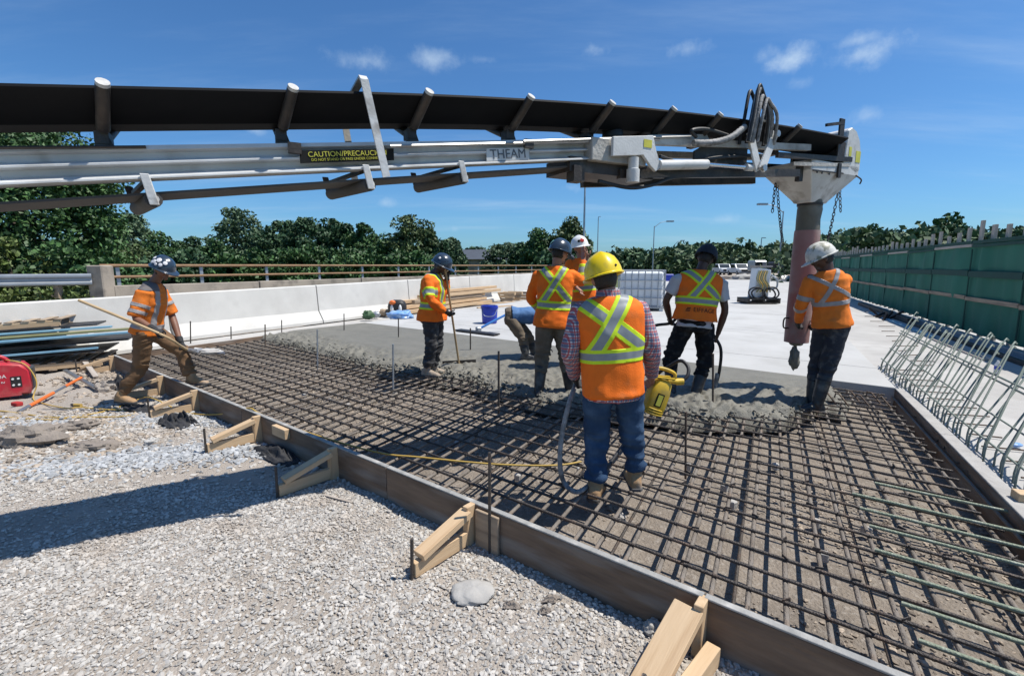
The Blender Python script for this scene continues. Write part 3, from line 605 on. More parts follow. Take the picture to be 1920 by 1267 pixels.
# galvanised guardrail left of the pillar
gd = thing('guardrail', (-17, 12.6, 0), 'galvanised steel guardrail joining the parapet pillar at the left', 'guardrail')
ga = pr0 - prd * .68 + side * 0.1; gb = ga - unit([0.62, 0.50]) * 9.5
gdir = np.append(unit(gb - ga), 0); gn = np.array([gdir[1], -gdir[0], 0]);
if gn[1] > 0: gn = -gn
prof = [(-.02, -.17), (.05, -.13), (.05, -.08), (-.02, -.03), (-.02, .03), (.05, .08), (.05, .13), (-.02, .17), (-.035, .17), (.035, .12), (.035, .09), (-.035, .04), (-.035, -.04), (.035, -.09), (.035, -.12), (-.035, -.17)]
MB().rings([np.array([np.append(e_, 1.30) + gn * a + np.array([0, 0, b]) for a, b in prof]) for e_ in (ga, gb)]).build('rail', M['galv'], gd)
for k in range(5):
    p = ga + (gb - ga) * (0.08 + k * .23)
    MB().box((*(p - gn[:2] * .12), 0.6), (0.12, 0.16, 1.75)).build('post', M['wood_old'], gd)
# ------------------------------------------------------------------ trees
def leaves(c, rad, ncl, nl, size, rng, low=-0.75, spread=0.30):
    d = rng.standard_normal((ncl * 3, 3)); d /= np.linalg.norm(d, axis=1)[:, None]; d = d[d[:, 2] > low][:ncl]; ncl = len(d)
    rr = rng.uniform(0.35, 1.0, ncl) ** 0.5; cl = d * rr[:, None] * np.asarray(rad) + np.asarray(c)
    cs = np.mean(rad) * spread * rng.uniform(0.45, 1.35, ncl)
    o = rng.standard_normal((ncl, nl, 3)); o /= np.linalg.norm(o, axis=2)[..., None]; o *= (rng.uniform(0.25, 1, (ncl, nl, 1)) ** 0.45); o[..., 2] *= 0.72
    P = (cl[:, None] + o * cs[:, None, None]).reshape(-1, 3); n = len(P)
    u = rng.standard_normal((n, 3)); u /= np.linalg.norm(u, axis=1)[:, None]; w_ = rng.standard_normal((n, 3)); w_[:, 2] += 0.0
    vv = np.cross(u, w_); vv /= np.linalg.norm(vv, axis=1)[:, None]; s = size * rng.uniform(0.6, 1.35, (n, 1))
    V = np.stack([P - u * s, P - vv * s * .62, P + u * s, P + vv * s * .62], 1).reshape(-1, 3)
    return V, np.arange(n * 4).reshape(-1, 4), cl
TREE_N = [0]
def tree(u, vtop, Y, wpx, mt, label, ncl=55, nl=90, size=0.28, zbase=-0.45, group=None, name='tree', low=-0.75, shape=1.0, bottom=None):
    TREE_N[0] += 1; rng = np.random.default_rng(100 + TREE_N[0])
    top = pix(u, vtop, y=Y); rx = wpx / 2 / F_PX * Y; ztop = top[2]
    zb = zbase + (ztop - zbase) * 0.12 if bottom is None else bottom
    rz = (ztop - zb) / 2; c = np.array([top[0], Y, zb + rz])
    t = thing(name, (c[0], Y, zbase), label, 'tree', group)
    V, Fc, cl = leaves(c, (rx, rx * shape, rz), ncl, nl, size, rng, low)
    np_mesh('crown', V, Fc, mt, t, origin=(c[0], Y, zbase))
    b = MB(); r0 = max(0.12, 0.03 * (ztop - zbase)); tp = c + np.array([0, 0, rz * .45])
    b.tube([(c[0], Y, zbase - .1), (c[0] + rx * .05, Y, zbase + (c[2] - zbase) * .5), tuple(c), tuple(tp)], [r0, r0 * .75, r0 * .5, r0 * .15], 7)
    for k in range(6):
        q_ = cl[rng.integers(len(cl))]; st = np.array([c[0], Y, zbase + (c[2] - zbase) * rng.uniform(.5, 1.0)])
        b.tube([st, (st + q_) / 2 + np.array([0, 0, .1]), q_], [r0 * .4, r0 * .28, r0 * .1], 5)
    b.build('trunk', M['bark'], t, recalc=False)
    return t
tree(-5, 190, 20, 300, M['leaf_a'], 'big dark leafy tree at the far left behind the conveyor', 230, 330, 0.088, low=-0.95, shape=0.9, bottom=0.2)
tree(10, 452, 16.5, 150, M['leaf_c'], 'yellowish green bush below the big tree at the left', 45, 130, 0.10, name='bush', low=-0.9, bottom=0.3)
tree(150, 470, 17.5, 170, M['leaf_a'], 'dark bush beside the parapet pillar', 45, 130, 0.11, name='bush', low=-0.9, bottom=0.1)
tree(70, 520, 14.2, 190, M['leaf_c'], 'low weeds behind the guardrail', 30, 90, 0.07, name='bush', low=-0.9, bottom=-0.3)
TL = [(243, 403, 62, 88, 'leaf_b', 'pale green rounded tree just right of the big left tree'), (300, 440, 58, 90, 'leaf_d', 'low dark tree above the shovelling worker'), (362, 446, 60, 80, 'leaf_d', 'dark tree in the dip left of the tall pale tree'),
      (440, 396, 66, 100, 'leaf_b', 'tall pale green tree standing out above the dark wood'), (400, 452, 55, 80, 'leaf_a', 'low green tree in front of the tall pale tree'), (490, 434, 60, 80, 'leaf_d', 'dark tree right of the tall pale tree'),
      (528, 410, 62, 80, 'leaf_d', 'dark tree at the left shoulder of the broad wood'), (575, 402, 60, 105, 'leaf_d', 'broad dark tree at the crest of the left wood'), (628, 414, 62, 90, 'leaf_d', 'dark tree right of the crest of the left wood'),
      (678, 424, 60, 80, 'leaf_a', 'dark green tree sloping down from the crest'), (722, 440, 58, 80, 'leaf_d', 'dark tree left of the tall round tree'), (773, 404, 57, 82, 'leaf_a', 'tall round-topped tree above the raking worker'),
      (810, 440, 58, 66, 'leaf_d', 'dark tree right of the tall round-topped tree'), (847, 443, 62, 44, 'leaf_b', 'slim sparse tree right of the raking worker'), (884, 460, 85, 46, 'leaf_d', 'small far tree by the dark roof'),
      (946, 457, 70, 92, 'leaf_b', 'low round mid-green tree beside the dark roof'), (905, 466, 90, 60, 'leaf_b', 'low far tree behind the dark roof'), (1012, 430, 56, 76, 'leaf_a', 'dark tree left of the white-hatted worker'), (1066, 416, 56, 76, 'leaf_a', 'tall dark tree behind the white-hatted worker'),
      (985, 455, 60, 60, 'leaf_d', 'low dark tree between the round tree and the dark pair'), (1100, 455, 60, 60, 'leaf_d', 'dark tree behind the light pole by the white-hatted worker'),
      (220, 455, 50, 110, 'leaf_a', 'green thicket behind the parapet pillar'), (330, 468, 46, 110, 'leaf_d', 'dark thicket behind the railing near the shovelling worker'), (450, 465, 48, 120, 'leaf_a', 'green thicket under the tall pale tree'),
      (560, 462, 48, 120, 'leaf_d', 'dark thicket under the broad wood'), (660, 465, 48, 120, 'leaf_d', 'dark thicket under the sloping wood'), (760, 468, 48, 110, 'leaf_a', 'green thicket under the tall round tree'), (1040, 468, 50, 100, 'leaf_d', 'dark thicket under the dark pair of trees')]
for (u, v, Y, wp, mt, lb) in TL:
    vr = random.random(); mt = {'leaf_b': 'leaf_e', 'leaf_a': 'leaf_a' if vr < .6 else 'leaf_f', 'leaf_d': 'leaf_d' if vr < .65 else 'leaf_a'}[mt]
    tree(u, v, Y, wp, M[mt], lb, int(65 + 40 * vr), 135, (0.16 + .09 * random.random()), zbase=-3.0, group='trees beyond the old parapet', low=-0.9, shape=0.8, bottom=-2.0)
hz = pix(905, 483, y=80)
hs = thing('house', (hz[0], 80, -2), 'far house with a dark blue roof between the trees', 'house')
MB().box((hz[0], 80, 0.4), (7.5, 5, 4.8)).build('wall', M['old_conc'], hs)
MB().prism([(hz[0] - 4.4, 77, 2.7), (hz[0] - 4.4, 83, 2.7), (hz[0] - 3.2, 80, 4.3)], (8.6, 0, 0)).build('roof', M['house'], hs)
# the wood on the far hillside and behind the fence, one mass
rng = np.random.default_rng(5); VV = []; off_n = 0
prof = [(1080, 468), (1130, 470), (1200, 468), (1260, 462), (1320, 455), (1390, 456), (1440, 460), (1500, 452), (1560, 440), (1600, 430), (1650, 428), (1700, 433), (1760, 415), (1800, 425), (1850, 430), (1960, 425)]
pu = [q_[0] for q_ in prof]; pv = [q_[1] for q_ in prof]
for k in range(620):
    u = rng.uniform(1075, 1990); Y = rng.uniform(95, 160) if u < 1500 else rng.uniform(42, 70)
    vt = np.interp(u, pu, pv) + abs(rng.normal(0, 9)) + (0 if rng.uniform() < .6 else rng.uniform(5, 22)); tp = pix(u, vt, y=Y); r = rng.uniform(2.6, 4.6) * (1.0 if u < 1500 else .62)
    zc = tp[2] - r * 1.1
    V, Fc, _ = leaves((tp[0], Y, zc), (r, r, r * 1.15), 9, 26, 0.62 if u < 1500 else 0.34, rng, -0.9, 0.42); VV.append(V)
    if zc > 3:
        V, Fc, _ = leaves((tp[0], Y, zc - r * 1.6), (r, r, r * 1.3), 6, 24, 0.62 if u < 1500 else 0.36, rng, -0.9, 0.45); VV.append(V)
VV = np.concatenate(VV)
tag(np_mesh('distant_wood', VV, np.arange(len(VV)).reshape(-1, 4), M['wood_far']), 'dense green wood covering the far hillside', kind='stuff')
hl = MB().add([(5, 175, -1), (40, 172, -1), (110, 160, -1), (110, 165, 7), (40, 176, 4), (5, 180, 2.5)], [(0, 1, 4, 5), (1, 2, 3, 4)])
tag(hl.build('hillside', M['leaf_d']), 'low wooded hillside closing the view', kind='structure')
tree(1782, 405, 52, 62, M['leaf_a'], 'taller tree rising above the wood behind the fence pickets', 40, 70, 0.26, zbase=-1, low=-0.9)
tree(1640, 424, 56, 90, M['leaf_a'], 'bushy tree behind the far end of the fence', 45, 70, 0.28, zbase=-1, low=-0.9)
# ------------------------------------------------------------------ light poles
def pole(u, vtop, Y, du, dv, label, zb=0.0):
    t0 = pix(u, vtop, y=Y); tip = pix(u + du, vtop + dv, y=Y)
    t = thing('light_pole', (t0[0], Y, zb), label, 'light pole', 'roadside light poles')
    r = max(0.09, 1.1 * Y / F_PX * 0.8)
    MB().tube([(t0[0], Y, zb), tuple(t0)], [r * 1.25, r * .8], 8).build('pole', M['galv'], t, recalc=False)
    mid_ = (t0 * .55 + tip * .45) + np.array([0, 0, abs(tip[2] - t0[2]) * .25])
    MB().tube([t0 - np.array([0, 0, .2]), mid_, tip], [r * .6, r * .5, r * .4], 6).build('arm', M['galv'], t, recalc=False)
    MB().box(tip + np.array([0.5 * np.sign(du), 0, 0]), (1.2, 0.5, 0.22)).build('lamp_head', M['galv'], t)
pole(1097, 345, 43, 22, -13, 'light pole rising behind the white-hatted worker')
pole(1227, 424, 84, 24, -9, 'light pole standing left of the worker in the grey tee')
pole(1469, 396, 62, -32, -13, 'light pole left of the hanging pink pipe')
pole(1265, 458, 150, 12, -7, 'small far light pole just left of the cap of the grey-tee worker')
pole(1428, 447, 150, 1, -1, 'far light pole behind the hose machine')
pole(1369, 482, 130, -12, -8, 'far light pole above the white vehicles, arm to the left')
pole(1391, 467, 140, -13, -7, 'taller far light pole above the white vehicles')
pole(1122, 407, 260, 0.6, -.6, 'thin mast far behind the yellow hard hat')
# ------------------------------------------------------------------ green screen fence at the right
fence = thing('screen_fence', (*fN, 0.2), 'tall green mesh screen fence with wooden rails and picket tops', 'fence')
ZF0, ZF1 = 0.26, 2.22; fside = np.array([-fdir[1], fdir[0]])
L = 0.0; k = 0
while L < 52:
    ln = 2.44; xs_ = np.linspace(L, L + ln + .02, 15); zs_ = np.linspace(ZF0, ZF1, 11)
    Ax, Az = np.meshgrid(xs_, zs_, indexing='ij'); q = np.stack([Ax.ravel() * 2.2, Az.ravel() * .8, Ax.ravel() * 0], 1)
    bul = 0.055 * fbm(q, 3, 71) + 0.012 * np.sin(Ax.ravel() * 2 * math.pi / 0.61)
    V = np.stack([fN[0] + fdir[0] * Ax.ravel() + fside[0] * bul, fN[1] + fdir[1] * Ax.ravel() + fside[1] * bul, Az.ravel()], 1)
    ii = np.arange(14)[:, None]; jj = np.arange(10)[None]; qq = (ii * 11 + jj).ravel()
    np_mesh('mesh_panel', V, np.stack([qq, qq + 11, qq + 12, qq + 1], 1), M['tarp'], fence, origin=(*fN, 0.2), smooth=True)
    a = fN + fdir * (L + .02) + fside * .05; b2 = fN + fdir * (L + ln - .02) + fside * .05
    for z, mt, h in ((ZF1 - .10, 'wood_grey' if k % 2 else 'tarp_hem', 0.06), (1.52, 'tarp_hem', 0.13), (0.98, 'wood_old', 0.085), (ZF1 - .01, 'tarp_hem', 0.07)):
        j_ = RNG.normal(0, .012)
        board('rail', (*a, z + j_), (*b2, z + j_ + RNG.normal(0, .01)), 0.03, h, M[mt], fence)
    for f_ in (0.0,):
        p = fN + fdir * (L + ln * f_) + fside * .028
        board('seam', (*p, ZF0 + .02), (*(p + fdir * .05), ZF1 - .16), 0.012, 0.03, M['tarp_hem'], fence, bevel=.002)
    L += ln; k += 1
L = 1.0; k = 0
while L < 46:
    p = fN + fdir * L - fside * .09; z1 = ZF1 + RNG.uniform(0.20, 0.42) + (0.05 if L < 8 else -0.02)
    board('picket', (*p, 0.2), (*p, z1), 0.05, RNG.uniform(0.12, 0.16), M['wood_grey'], fence, up=(*fdir, 0))
    L += RNG.uniform(0.55, 0.72); k += 1
# things lying along the foot of the fence
ft = lambda L, o_, z: (*(fN + fdir * L + fside * o_), z)
for i_, (L0, L1, o_, z, wd, ht, mt, nm, lb, ct) in enumerate([
    (1.5, 9.5, 0.30, 0.25, 0.14, 0.10, 'galv', 'steel_channel', 'pale steel channel lying along the foot of the green fence', 'channel'),
    (2.0, 11.0, 0.62, 0.235, 0.08, 0.07, 'dark_steel', 'steel_channel', 'dark steel channel beside the pale one near the green fence', 'channel'),
    (9.0, 15.5, 0.55, 0.26, 0.16, 0.12, 'dark_steel', 'steel_channel', 'dark girder piece by the fence behind the pipe worker', 'channel'),
    (6.0, 12.0, 0.88, 0.215, 0.10, 0.03, 'blue_board', 'timber_board', 'bluish board lying along the deck by the fence', 'board'),
    (3.2, 5.6, 0.95, 0.215, 0.12, 0.03, 'wood_grey', 'timber_board', 'grey board on the deck by the rebar cage', 'board')]):
    tag(board(nm, ft(L0, o_, z), ft(L1, o_, z), wd, ht, M[mt]), lb, ct)
cl_ = thing('clamp_pile', ft(10.2, 0.9, 0.2), 'dark heap of form clamps on the deck behind the pipe worker', 'clamps')
for q in range(7):
    p = np.array(ft(9.6 + q * .25, 0.95 + RNG.normal(0, .08), 0.2))
    MB().beam(p, p + np.array([RNG.normal(0, .2), RNG.normal(0, .2), RNG.uniform(.08, .25)]), .05, .06).build('clamp', M['dark_steel'], cl_)
# ------------------------------------------------------------------ bent green bars at the deck edge
ca = pix(1652, 690, 0.22); cb = pix(1925, 925, 0.22); ca[2] = cb[2] = 0.19
cage = thing('rebar_cage', tuple(ca), 'row of bent green coated bars leaning towards the fence', 'rebar cage')
NB = 42; OFF = np.array([0.60, 0.26, 0.62])
for k in range(-0, NB + 12):
    p = ca + (cb - ca) * k / (NB - 1) + np.array([RNG.normal(0, .012), RNG.normal(0, .012), 0])
    up = np.array([0, 0, 0.13 + RNG.normal(0, .012)]); o_ = OFF * (1 + RNG.normal(0, .06)) + RNG.normal(0, .04, 3)
    b = p + up; tp = b + o_
    hk = tp + np.array([0.055, 0.02, -0.005])
    MB().tube([p, b - up * .25, b + unit(o_) * .03, b + o_ * .5, tp - unit(o_) * .02, tp + np.array([.02, .006, .015]), hk], 0.0075, 7).build('bent_bar', M['epoxy_d'], cage, smooth=60, recalc=False)
for fr, z_, r in ((0.60, 0.012, .0085), (0.64, 0.02, .0085), (0.02, 0.015, .0075), (0.30, -0.018, .007)):
    rod('tie_bar', ca + np.array([0, 0, .13 + z_]) + OFF * fr - (cb - ca) * .02, cb + (cb - ca) * .35 + np.array([0, 0, .13 + z_]) + OFF * fr, r, M['epoxy_d'], cage)
for k in range(14):
    p = ca + (cb - ca) * (k + .3) / 13 + np.array([RNG.normal(0, .02) + .1, RNG.normal(0, .02), .03])
    rod('dowel', p, p + np.array([.34 + RNG.normal(0, .05), -.10, .0]), .007, M['rust'], cage)
for k in range(26):
    p = pix(1605 + k * 4.4 + RNG.normal(0, 4), 570 + k * 4.6, 0.225)
    if k % 2: tag(MB().tube([p, p + np.array([RNG.uniform(.2, .4), RNG.normal(-.05, .06), .01])], .008, 6).build('short_bar', M['rust']), ['first', 'second', 'third', 'fourth', 'fifth', 'sixth', 'seventh', 'eighth', 'ninth', 'tenth', 'eleventh', 'twelfth', 'thirteenth'][k // 2] + ' rusty bar end along the deck edge, counted from the far end', 'bar', 'bar ends along the deck edge')
wb = pix(1905, 948, 0.2)
tag(board('wood_block', wb + np.array([-.02, 0, .05]), wb + np.array([.16, -.07, .05]), 0.09, 0.10, M['wood']), 'pale wooden block on the right form at the picture edge', 'wood block')
bt = pix(1868, 700, 0.21)
bo = thing('water_bottle', bt, 'clear plastic bottle with blue label among the green bars', 'bottle')
MB().lathe(bt, [(.03, 0), (.033, .02), (.033, .13), (.013, .17), (.013, .185)], 12).build('bottle_body', M['white_pl'], bo, smooth=40)
MB().lathe(bt + np.array([0, 0, .06]), [(.0345, 0), (.0345, .05)], 12).build('label_band', M['blue_pl'], bo, smooth=40)
bl = pix(1905, 838, 0.21)
tag(MB().ball(bl + np.array([0, 0, .02]), (.05, .03, .02), 5).build('blue_wrapper', M['blue_bag']), 'small crumpled blue wrapper on the deck at the right edge', 'wrapper')
# ------------------------------------------------------------------ rebar mat
UP0 = np.array([0, 0, 1.0]); mat_ = thing('rebar_mat', sn(5, 2, 0), 'large grid of dark reinforcing bars laid inside the forms', 'rebar mat')
TL_ = 5.24; k = 0
for s_ in np.arange(0.12, 12.4, 0.155):
    j1 = RNG.normal(0, .012); p = sn(s_ + j1, 0.03)[:2]; Lb = TL_
    rod('bar', (*(p + ET * .03), 0.146), (*(p + ET * (Lb - .05)), 0.143), 0.0125, M['dusty_lit_bar'], mat_)
for s_ in np.arange(0.20, 12.4, 0.62):
    j1 = RNG.normal(0, .02); p = sn(s_ + j1, 0.03)[:2]
    rod('lower_bar', (*(p + ET * .02), 0.055), (*(p + ET * (TL_ - .1)), 0.055), 0.009, M['rust' if int(s_ * 5) % 3 == 0 else 'rebar'], mat_)
for n_ in np.arange(0.10, 5.1, 0.185):
    # right ends follow the right form with a gap
    e_ = to_sn(JR - ET * ((N_LEN - n_) / 0.985))[0] - 0.10 - abs(RNG.normal(0, .03)); a_ = n_ * (ET @ ES) / (ET @ EN) + 0.06
    rod('bar', sn(a_, n_ + RNG.normal(0, .006), 0.165), sn(e_, n_ + RNG.normal(0, .006), 0.165), 0.0095, M['rebar'], mat_)
    
for u, v in ((1598, 925), (1612, 952), (1630, 985), (1640, 1030), (1662, 1070), (1690, 1130), (1722, 1200), (1640, 905)):
    p = pix(u, v, 0.187); d3 = np.array([*ES, 0])
    rod('coated_bar', p, p + d3 * 0.95 + np.array([0, 0, .01]), 0.0105, M['epoxy'], mat_)
for u, v in ((1568, 752), (1592, 756), (1614, 750), (1632, 758), (1652, 752), (1672, 760)):
    p = pix(u, v + 6, 0.15)
    MB().tube([p, p + np.array([-.05, .10, .11]), p + np.array([-.075, .13, .115]), p + np.array([-.09, .12, .07])], .0085, 7).build('hook_bar', M['rust'], mat_, smooth=60, recalc=False)
for k in range(26):
    p = sn(RNG.uniform(2, 10.5), RNG.uniform(.3, 3.6), 0.03)
    MB().box(p, (.05, .05, .055), frame((RNG.normal(), RNG.normal(), 0))).build('chair_block', M['deck'], mat_, bevel=.006)
# wire ties at the crossings, too small to pick apart
tw = MB()
for n_ in np.arange(0.10, 4.2, 0.185):
    for s_ in np.arange(0.12, 12.0, 0.155):
        if RNG.uniform() < .42:
            p = sn(s_ + n_ * (ET @ ES) / (ET @ EN), n_, 0.168); a_ = RNG.uniform(0, 3.14); d = np.array([math.cos(a_), math.sin(a_), 0]) * .02
            tw.beam(p - d + UP0 * .004, p + d + UP0 * RNG.uniform(.004, .016), .005, .018)
tag(tw.build('wire_ties', M['rebar'], mat_, recalc=False), kind='stuff')
# upright pins
PINS = [(595, 618, 695, 'pale'), (737, 645, 738, 'pale'), (645, 588, 628, 'dark'), (747, 597, 642, 'dark'), (882, 615, 667, 'dark'), (935, 658, 772, 'dark'), (1286, 772, 886, 'rust'), (1337, 663, 778, 'rust'), (497, 608, 655, 'rust'), (357, 602, 642, 'dark'), (433, 612, 634, 'dark'), (528, 600, 622, 'dark'), (918, 848, 1024, 'dark')]
PL = ['pale upright pin in the mat left of the raking worker', 'pale upright pin in front of the raking worker', 'short dark pin at the left edge of the smooth wet concrete', 'dark pin behind the raking worker in the smooth wet concrete', 'dark pin between the raking worker and the bending worker', 'dark pin in the mat left of the worker in rubber boots', 'rusty pin in the mat right of the yellow tool', 'rusty pin in the wet concrete beside the grey-tee worker', 'rusty pin at the corner of the mat near the wet concrete edge', 'dark pin on the shoulder right of the shovelling worker', 'short dark pin on the shoulder near the barrier', 'small dark pin left of the smooth wet concrete', 'tall steel pin standing against the outside of the front form board']
for (u, v0, v1, c), lb in zip(PINS, PL):
    z0 = 0.0 if u == 918 else (0.06 if c != 'dark' or u == 935 else 0.12)
    b = pix(u, v1, z0 + .03); t_ = pix(u, v0, y=b[1])
    tag(MB().tube([(b[0], b[1], z0 - .02), (t_[0], t_[1], t_[2])], 0.0095 if b[1] < 4 else .012, 8).build('steel_pin', M['galv' if c == 'pale' else ('rust' if c == 'rust' else 'rebar')], smooth=50), lb, 'pin', 'upright grade pins')
# ------------------------------------------------------------------ wooden kickers outside the front form
def kicker(s_, label, yaw=0.0, Lk=0.46, hgt=0.24, m='wood', big=1.0):
    f0 = sn(s_, -0.04); out = np.array([*(-EN), 0]); al = np.array([*ES, 0])
    out = unit(out * math.cos(yaw) + al * math.sin(yaw))
    t = thing('form_brace', f0 - np.array([0, 0, 0]), label, 'brace', 'wooden braces along the front form')
    up = np.array([0, 0, 1.0]); W = M[m]
    board('upright', f0 + out * .022 + up * -.02, f0 + out * .022 + up * (hgt + .01), 0.09, 0.04, W, t, up=al)
    board('foot', f0 + out * .045 + up * .045 + al * .07 * (big - 1) * 2, f0 + out * Lk + up * .035 + al * .07 * (big - 1) * 2, 0.04 * big, 0.088, W, t)
    wd = 0.088 * big; board('diagonal', f0 + out * .05 + up * (hgt - .03) - al * .04 * (big - 1) * 2, f0 + out * (Lk - .04) + up * (.10 if big < 1.2 else .03) - al * .04 * (big - 1) * 2, wd, 0.04, W, t)
    st = f0 + out * (Lk + .012); rod('stake', st + up * -.05, st + up * .23 + al * .012, .010, M['rebar'], t)
    return t
sk = lambda u, v: to_sn(pix(u, v, 0.02))[0]
kicker(sk(352, 770), 'wooden form brace beside the black cloth near the shovelling worker', -0.25)
kicker(sk(470, 826), 'pale wooden form brace with a yellow cord over it', -0.15)
kicker(sk(612, 895), 'wooden form brace lying in the shadow of the conveyor', -0.1)
kicker(sk(882, 1010), 'wooden form brace left of the tall steel pin', -0.05)
kicker(sk(1318, 1200), 'nearest wooden form brace at the bottom of the picture', -0.12, Lk=.52, big=1.5)
kicker(sk(283, 740), 'far wooden form brace behind the back leg of the shovelling worker', -0.3)
kicker(sk(232, 690), 'farthest wooden form brace at the left end of the form', -0.3)
spl = sn(sk(905, 1015) + .02, -0.055)
tag(board('splice_board', sn(sk(893, 1018) - .02, -.052, .11), sn(sk(893, 1018) + .16, -.052, .11), 0.02, 0.24, M['wood_old']), 'brown plywood splice on the form beside the tall pin', 'splice board')
s5 = sk(490, 840)
tag(board('splice_block', sn(s5 + .06, -.06, .19), sn(s5 + .30, -.06, .19), 0.05, 0.09, M['wood']), 'short wooden block nailed on the form near the corded brace', 'splice block')
# ------------------------------------------------------------------ conveyor boom
P0 = np.array([-1.99, 2.58, 0.0]); EH = np.array([0.8837, 0.4680, 0.0]); EW = np.array([0.4680, -0.8837, 0.0])
def bz(kind, l): return {'belt': 2.556 + .135 * l, 'bt': 2.300 + .127 * l, 'bb': 2.130 + .132 * l, 'ret': 2.055 + .143 * l}[kind]
def B(l, w_, z): return P0 + EH * l + EW * w_ + np.array([0, 0, z])
def BT(l): return bz('belt', l) - .0125 * max(0, l - 1) ** 2
def text(name, s, org, xd, yd, size, mt, parent, extr=0.001):
    cu = bpy.data.curves.new(name, 'FONT'); cu.body = s; cu.size = size; cu.extrude = extr; cu.align_x = 'CENTER'; cu.align_y = 'CENTER'
    tmp = bpy.data.objects.new(name + '_tmp', cu); COL.objects.link(tmp); dg = bpy.context.evaluated_depsgraph_get()
    me = bpy.data.meshes.new_from_object(tmp.evaluated_get(dg)); bpy.data.objects.remove(tmp); me.materials.clear(); me.materials.append(mt)
    x = unit(xd); z = unit(np.cross(x, yd)); y = np.cross(z, x); Mx = Matrix(np.stack([x, y, z], 1).tolist()).to_4x4(); Mx.translation = Vector(org)
    return link(bpy.data.objects.new(name, me), parent, Mx)
boom = thing('conveyor_boom', B(-3.8, -.2, 0), 'white truck conveyor boom with black belt and hopper spout reaching over the pour', 'conveyor')
L0 = -4.2; V_ROLL = np.array([-.70, .714, 0.0]); UPV = np.array([0, 0, 1.0])
def sweep(name, prof, l0, l1, zk, mt, n=12, smooth=None, **k):
    R = []
    for l in np.linspace(l0, l1, n): R.append(np.array([B(l, a, zk(l) + b) for a, b in prof]))
    return MB().rings(R).build(name, mt, boom, smooth=smooth, **k)
sweep('belt', [(.13, 0), (-.06, -.118), (-.20, -.118), (-.53, .03), (-.53, .016), (-.205, -.132), (-.055, -.132), (.135, -.014)], L0, 6.25, BT, M['belt'], 30)
for nm, w0, sg in (('side_beam', 0.0, 1), ('side_beam', -.42, -1)):
    R = []
    for l in np.linspace(L0, 3.35, 10):
        t_, b_ = bz('bt', l), bz('bb', l) + (0 if sg > 0 else .11); h = t_ - b_
        pr = [(-.03, 0), (.040, 0), (.045, -.022), (.002, -.030), (.002, -h * .36), (.058, -h * .50), (.058, -h * .55), (.002, -h * .58), (.002, -h * .76), (.075, -h * .95), (.076, -h), (-.03, -h)]
        R.append(np.array([B(l, w0 + sg * a, t_ + c) for a, c in pr]))
    MB().rings(R).build(nm, M['beam'], boom)
sweep('return_belt', [(.02, .012), (-.26, .012), (-.26, .000), (.02, .000)], L0, 3.3, lambda l: bz('ret', l), M['belt_ret'], 4)
idl = [-3.3, -2.5, -1.7, -0.9, -0.07, 0.76, 1.54, 2.27, 2.98, 3.62, 4.17, 4.75, 5.3]
for i_, l in enumerate(idl):
    zb_ = BT(l)
    for sg, wc in ((1, -.05), (-1, -.08)):
        a = B(l - .02, wc, zb_ - .20); b2 = B(l + .045, .165, zb_ + .008) if sg > 0 else B(l - .03, -.52, zb_ - .01); d = unit(b2 - a)
        r_ = MB().cyl(a + d * .05, b2 - d * .012, .030, 12).build('idler_roller', M['dark_steel'], boom, smooth=40)
        if sg == 1: MB().cyl(b2 - d * .012, b2 + d * .006, .029, 12).build('roller_cap', M['roller_end'], r_, smooth=40)
    MB().box(B(l - .02, -.065, zb_ - .205), (.06, .10, .06), np.stack([EH, EW, (0, 0, 1)], 1)).build('idler_yoke', M['dark_steel'], boom)
    if l < 3.4:
        for wc in (-.05,):
            MB().prism([B(l - .055, wc, bz('bt', l) - .01), B(l + .035, wc, bz('bt', l) - .01), B(l + .01, wc, zb_ - .20), B(l - .045, wc, zb_ - .20)], EW * .03).build('idler_bracket', M['dark_steel'], boom)
for l in (-2.1, -1.0, .11, 1.22, 1.85):
    z = bz('ret', l) - .042
    RD = V_ROLL; z += .012; ro = MB().cyl(B(l, .06, z), B(l, .06, z) + RD * .56, .040, 14).build('return_roller', M['belt_ret'], boom, smooth=40)
    MB().cyl(B(l, .06, z) - RD * .02, B(l, .06, z), .022, 10).build('axle_end', M['roller_end'], ro)
    for q_, wc in ((B(l, .06, 0) - RD * .012, .06), (B(l, .06, 0) + RD * .57, -.4)):
        MB().prism([q_ - EH * .05 + UPV * (bz('bb', l) + .02), q_ - EH * .01 + UPV * (bz('bb', l) + .02), q_ + EH * .022 + UPV * (z - .03), q_ - EH * .02 + UPV * (z - .03)], EW * .014).build('roller_bracket', M['white_paint' if wc > 0 else 'dark_steel'], boom, bevel=.003)
# dark steel braces between roller bracket and beam
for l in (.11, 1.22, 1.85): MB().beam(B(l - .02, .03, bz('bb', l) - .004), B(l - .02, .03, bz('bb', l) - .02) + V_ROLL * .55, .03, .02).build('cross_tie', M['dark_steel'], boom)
# guard hoop over the belt
hp = [B(1.30, .16, 2.235), B(1.255, .165, 2.45), B(1.19, .17, 2.765), B(1.19, .12, 2.80), B(1.19, -.5, 2.80), B(1.19, -.58, 2.76), B(1.25, -.58, 2.3)]
hb = MB()
for a, b2 in zip(hp[:-1], hp[1:]): hb.beam(a, b2 + unit(b2 - a) * .004, .045, .014, up=EW if abs((b2 - a)[2]) > .05 else (0, 0, 1))
hb.build('guard_hoop', M['white_paint'], boom)
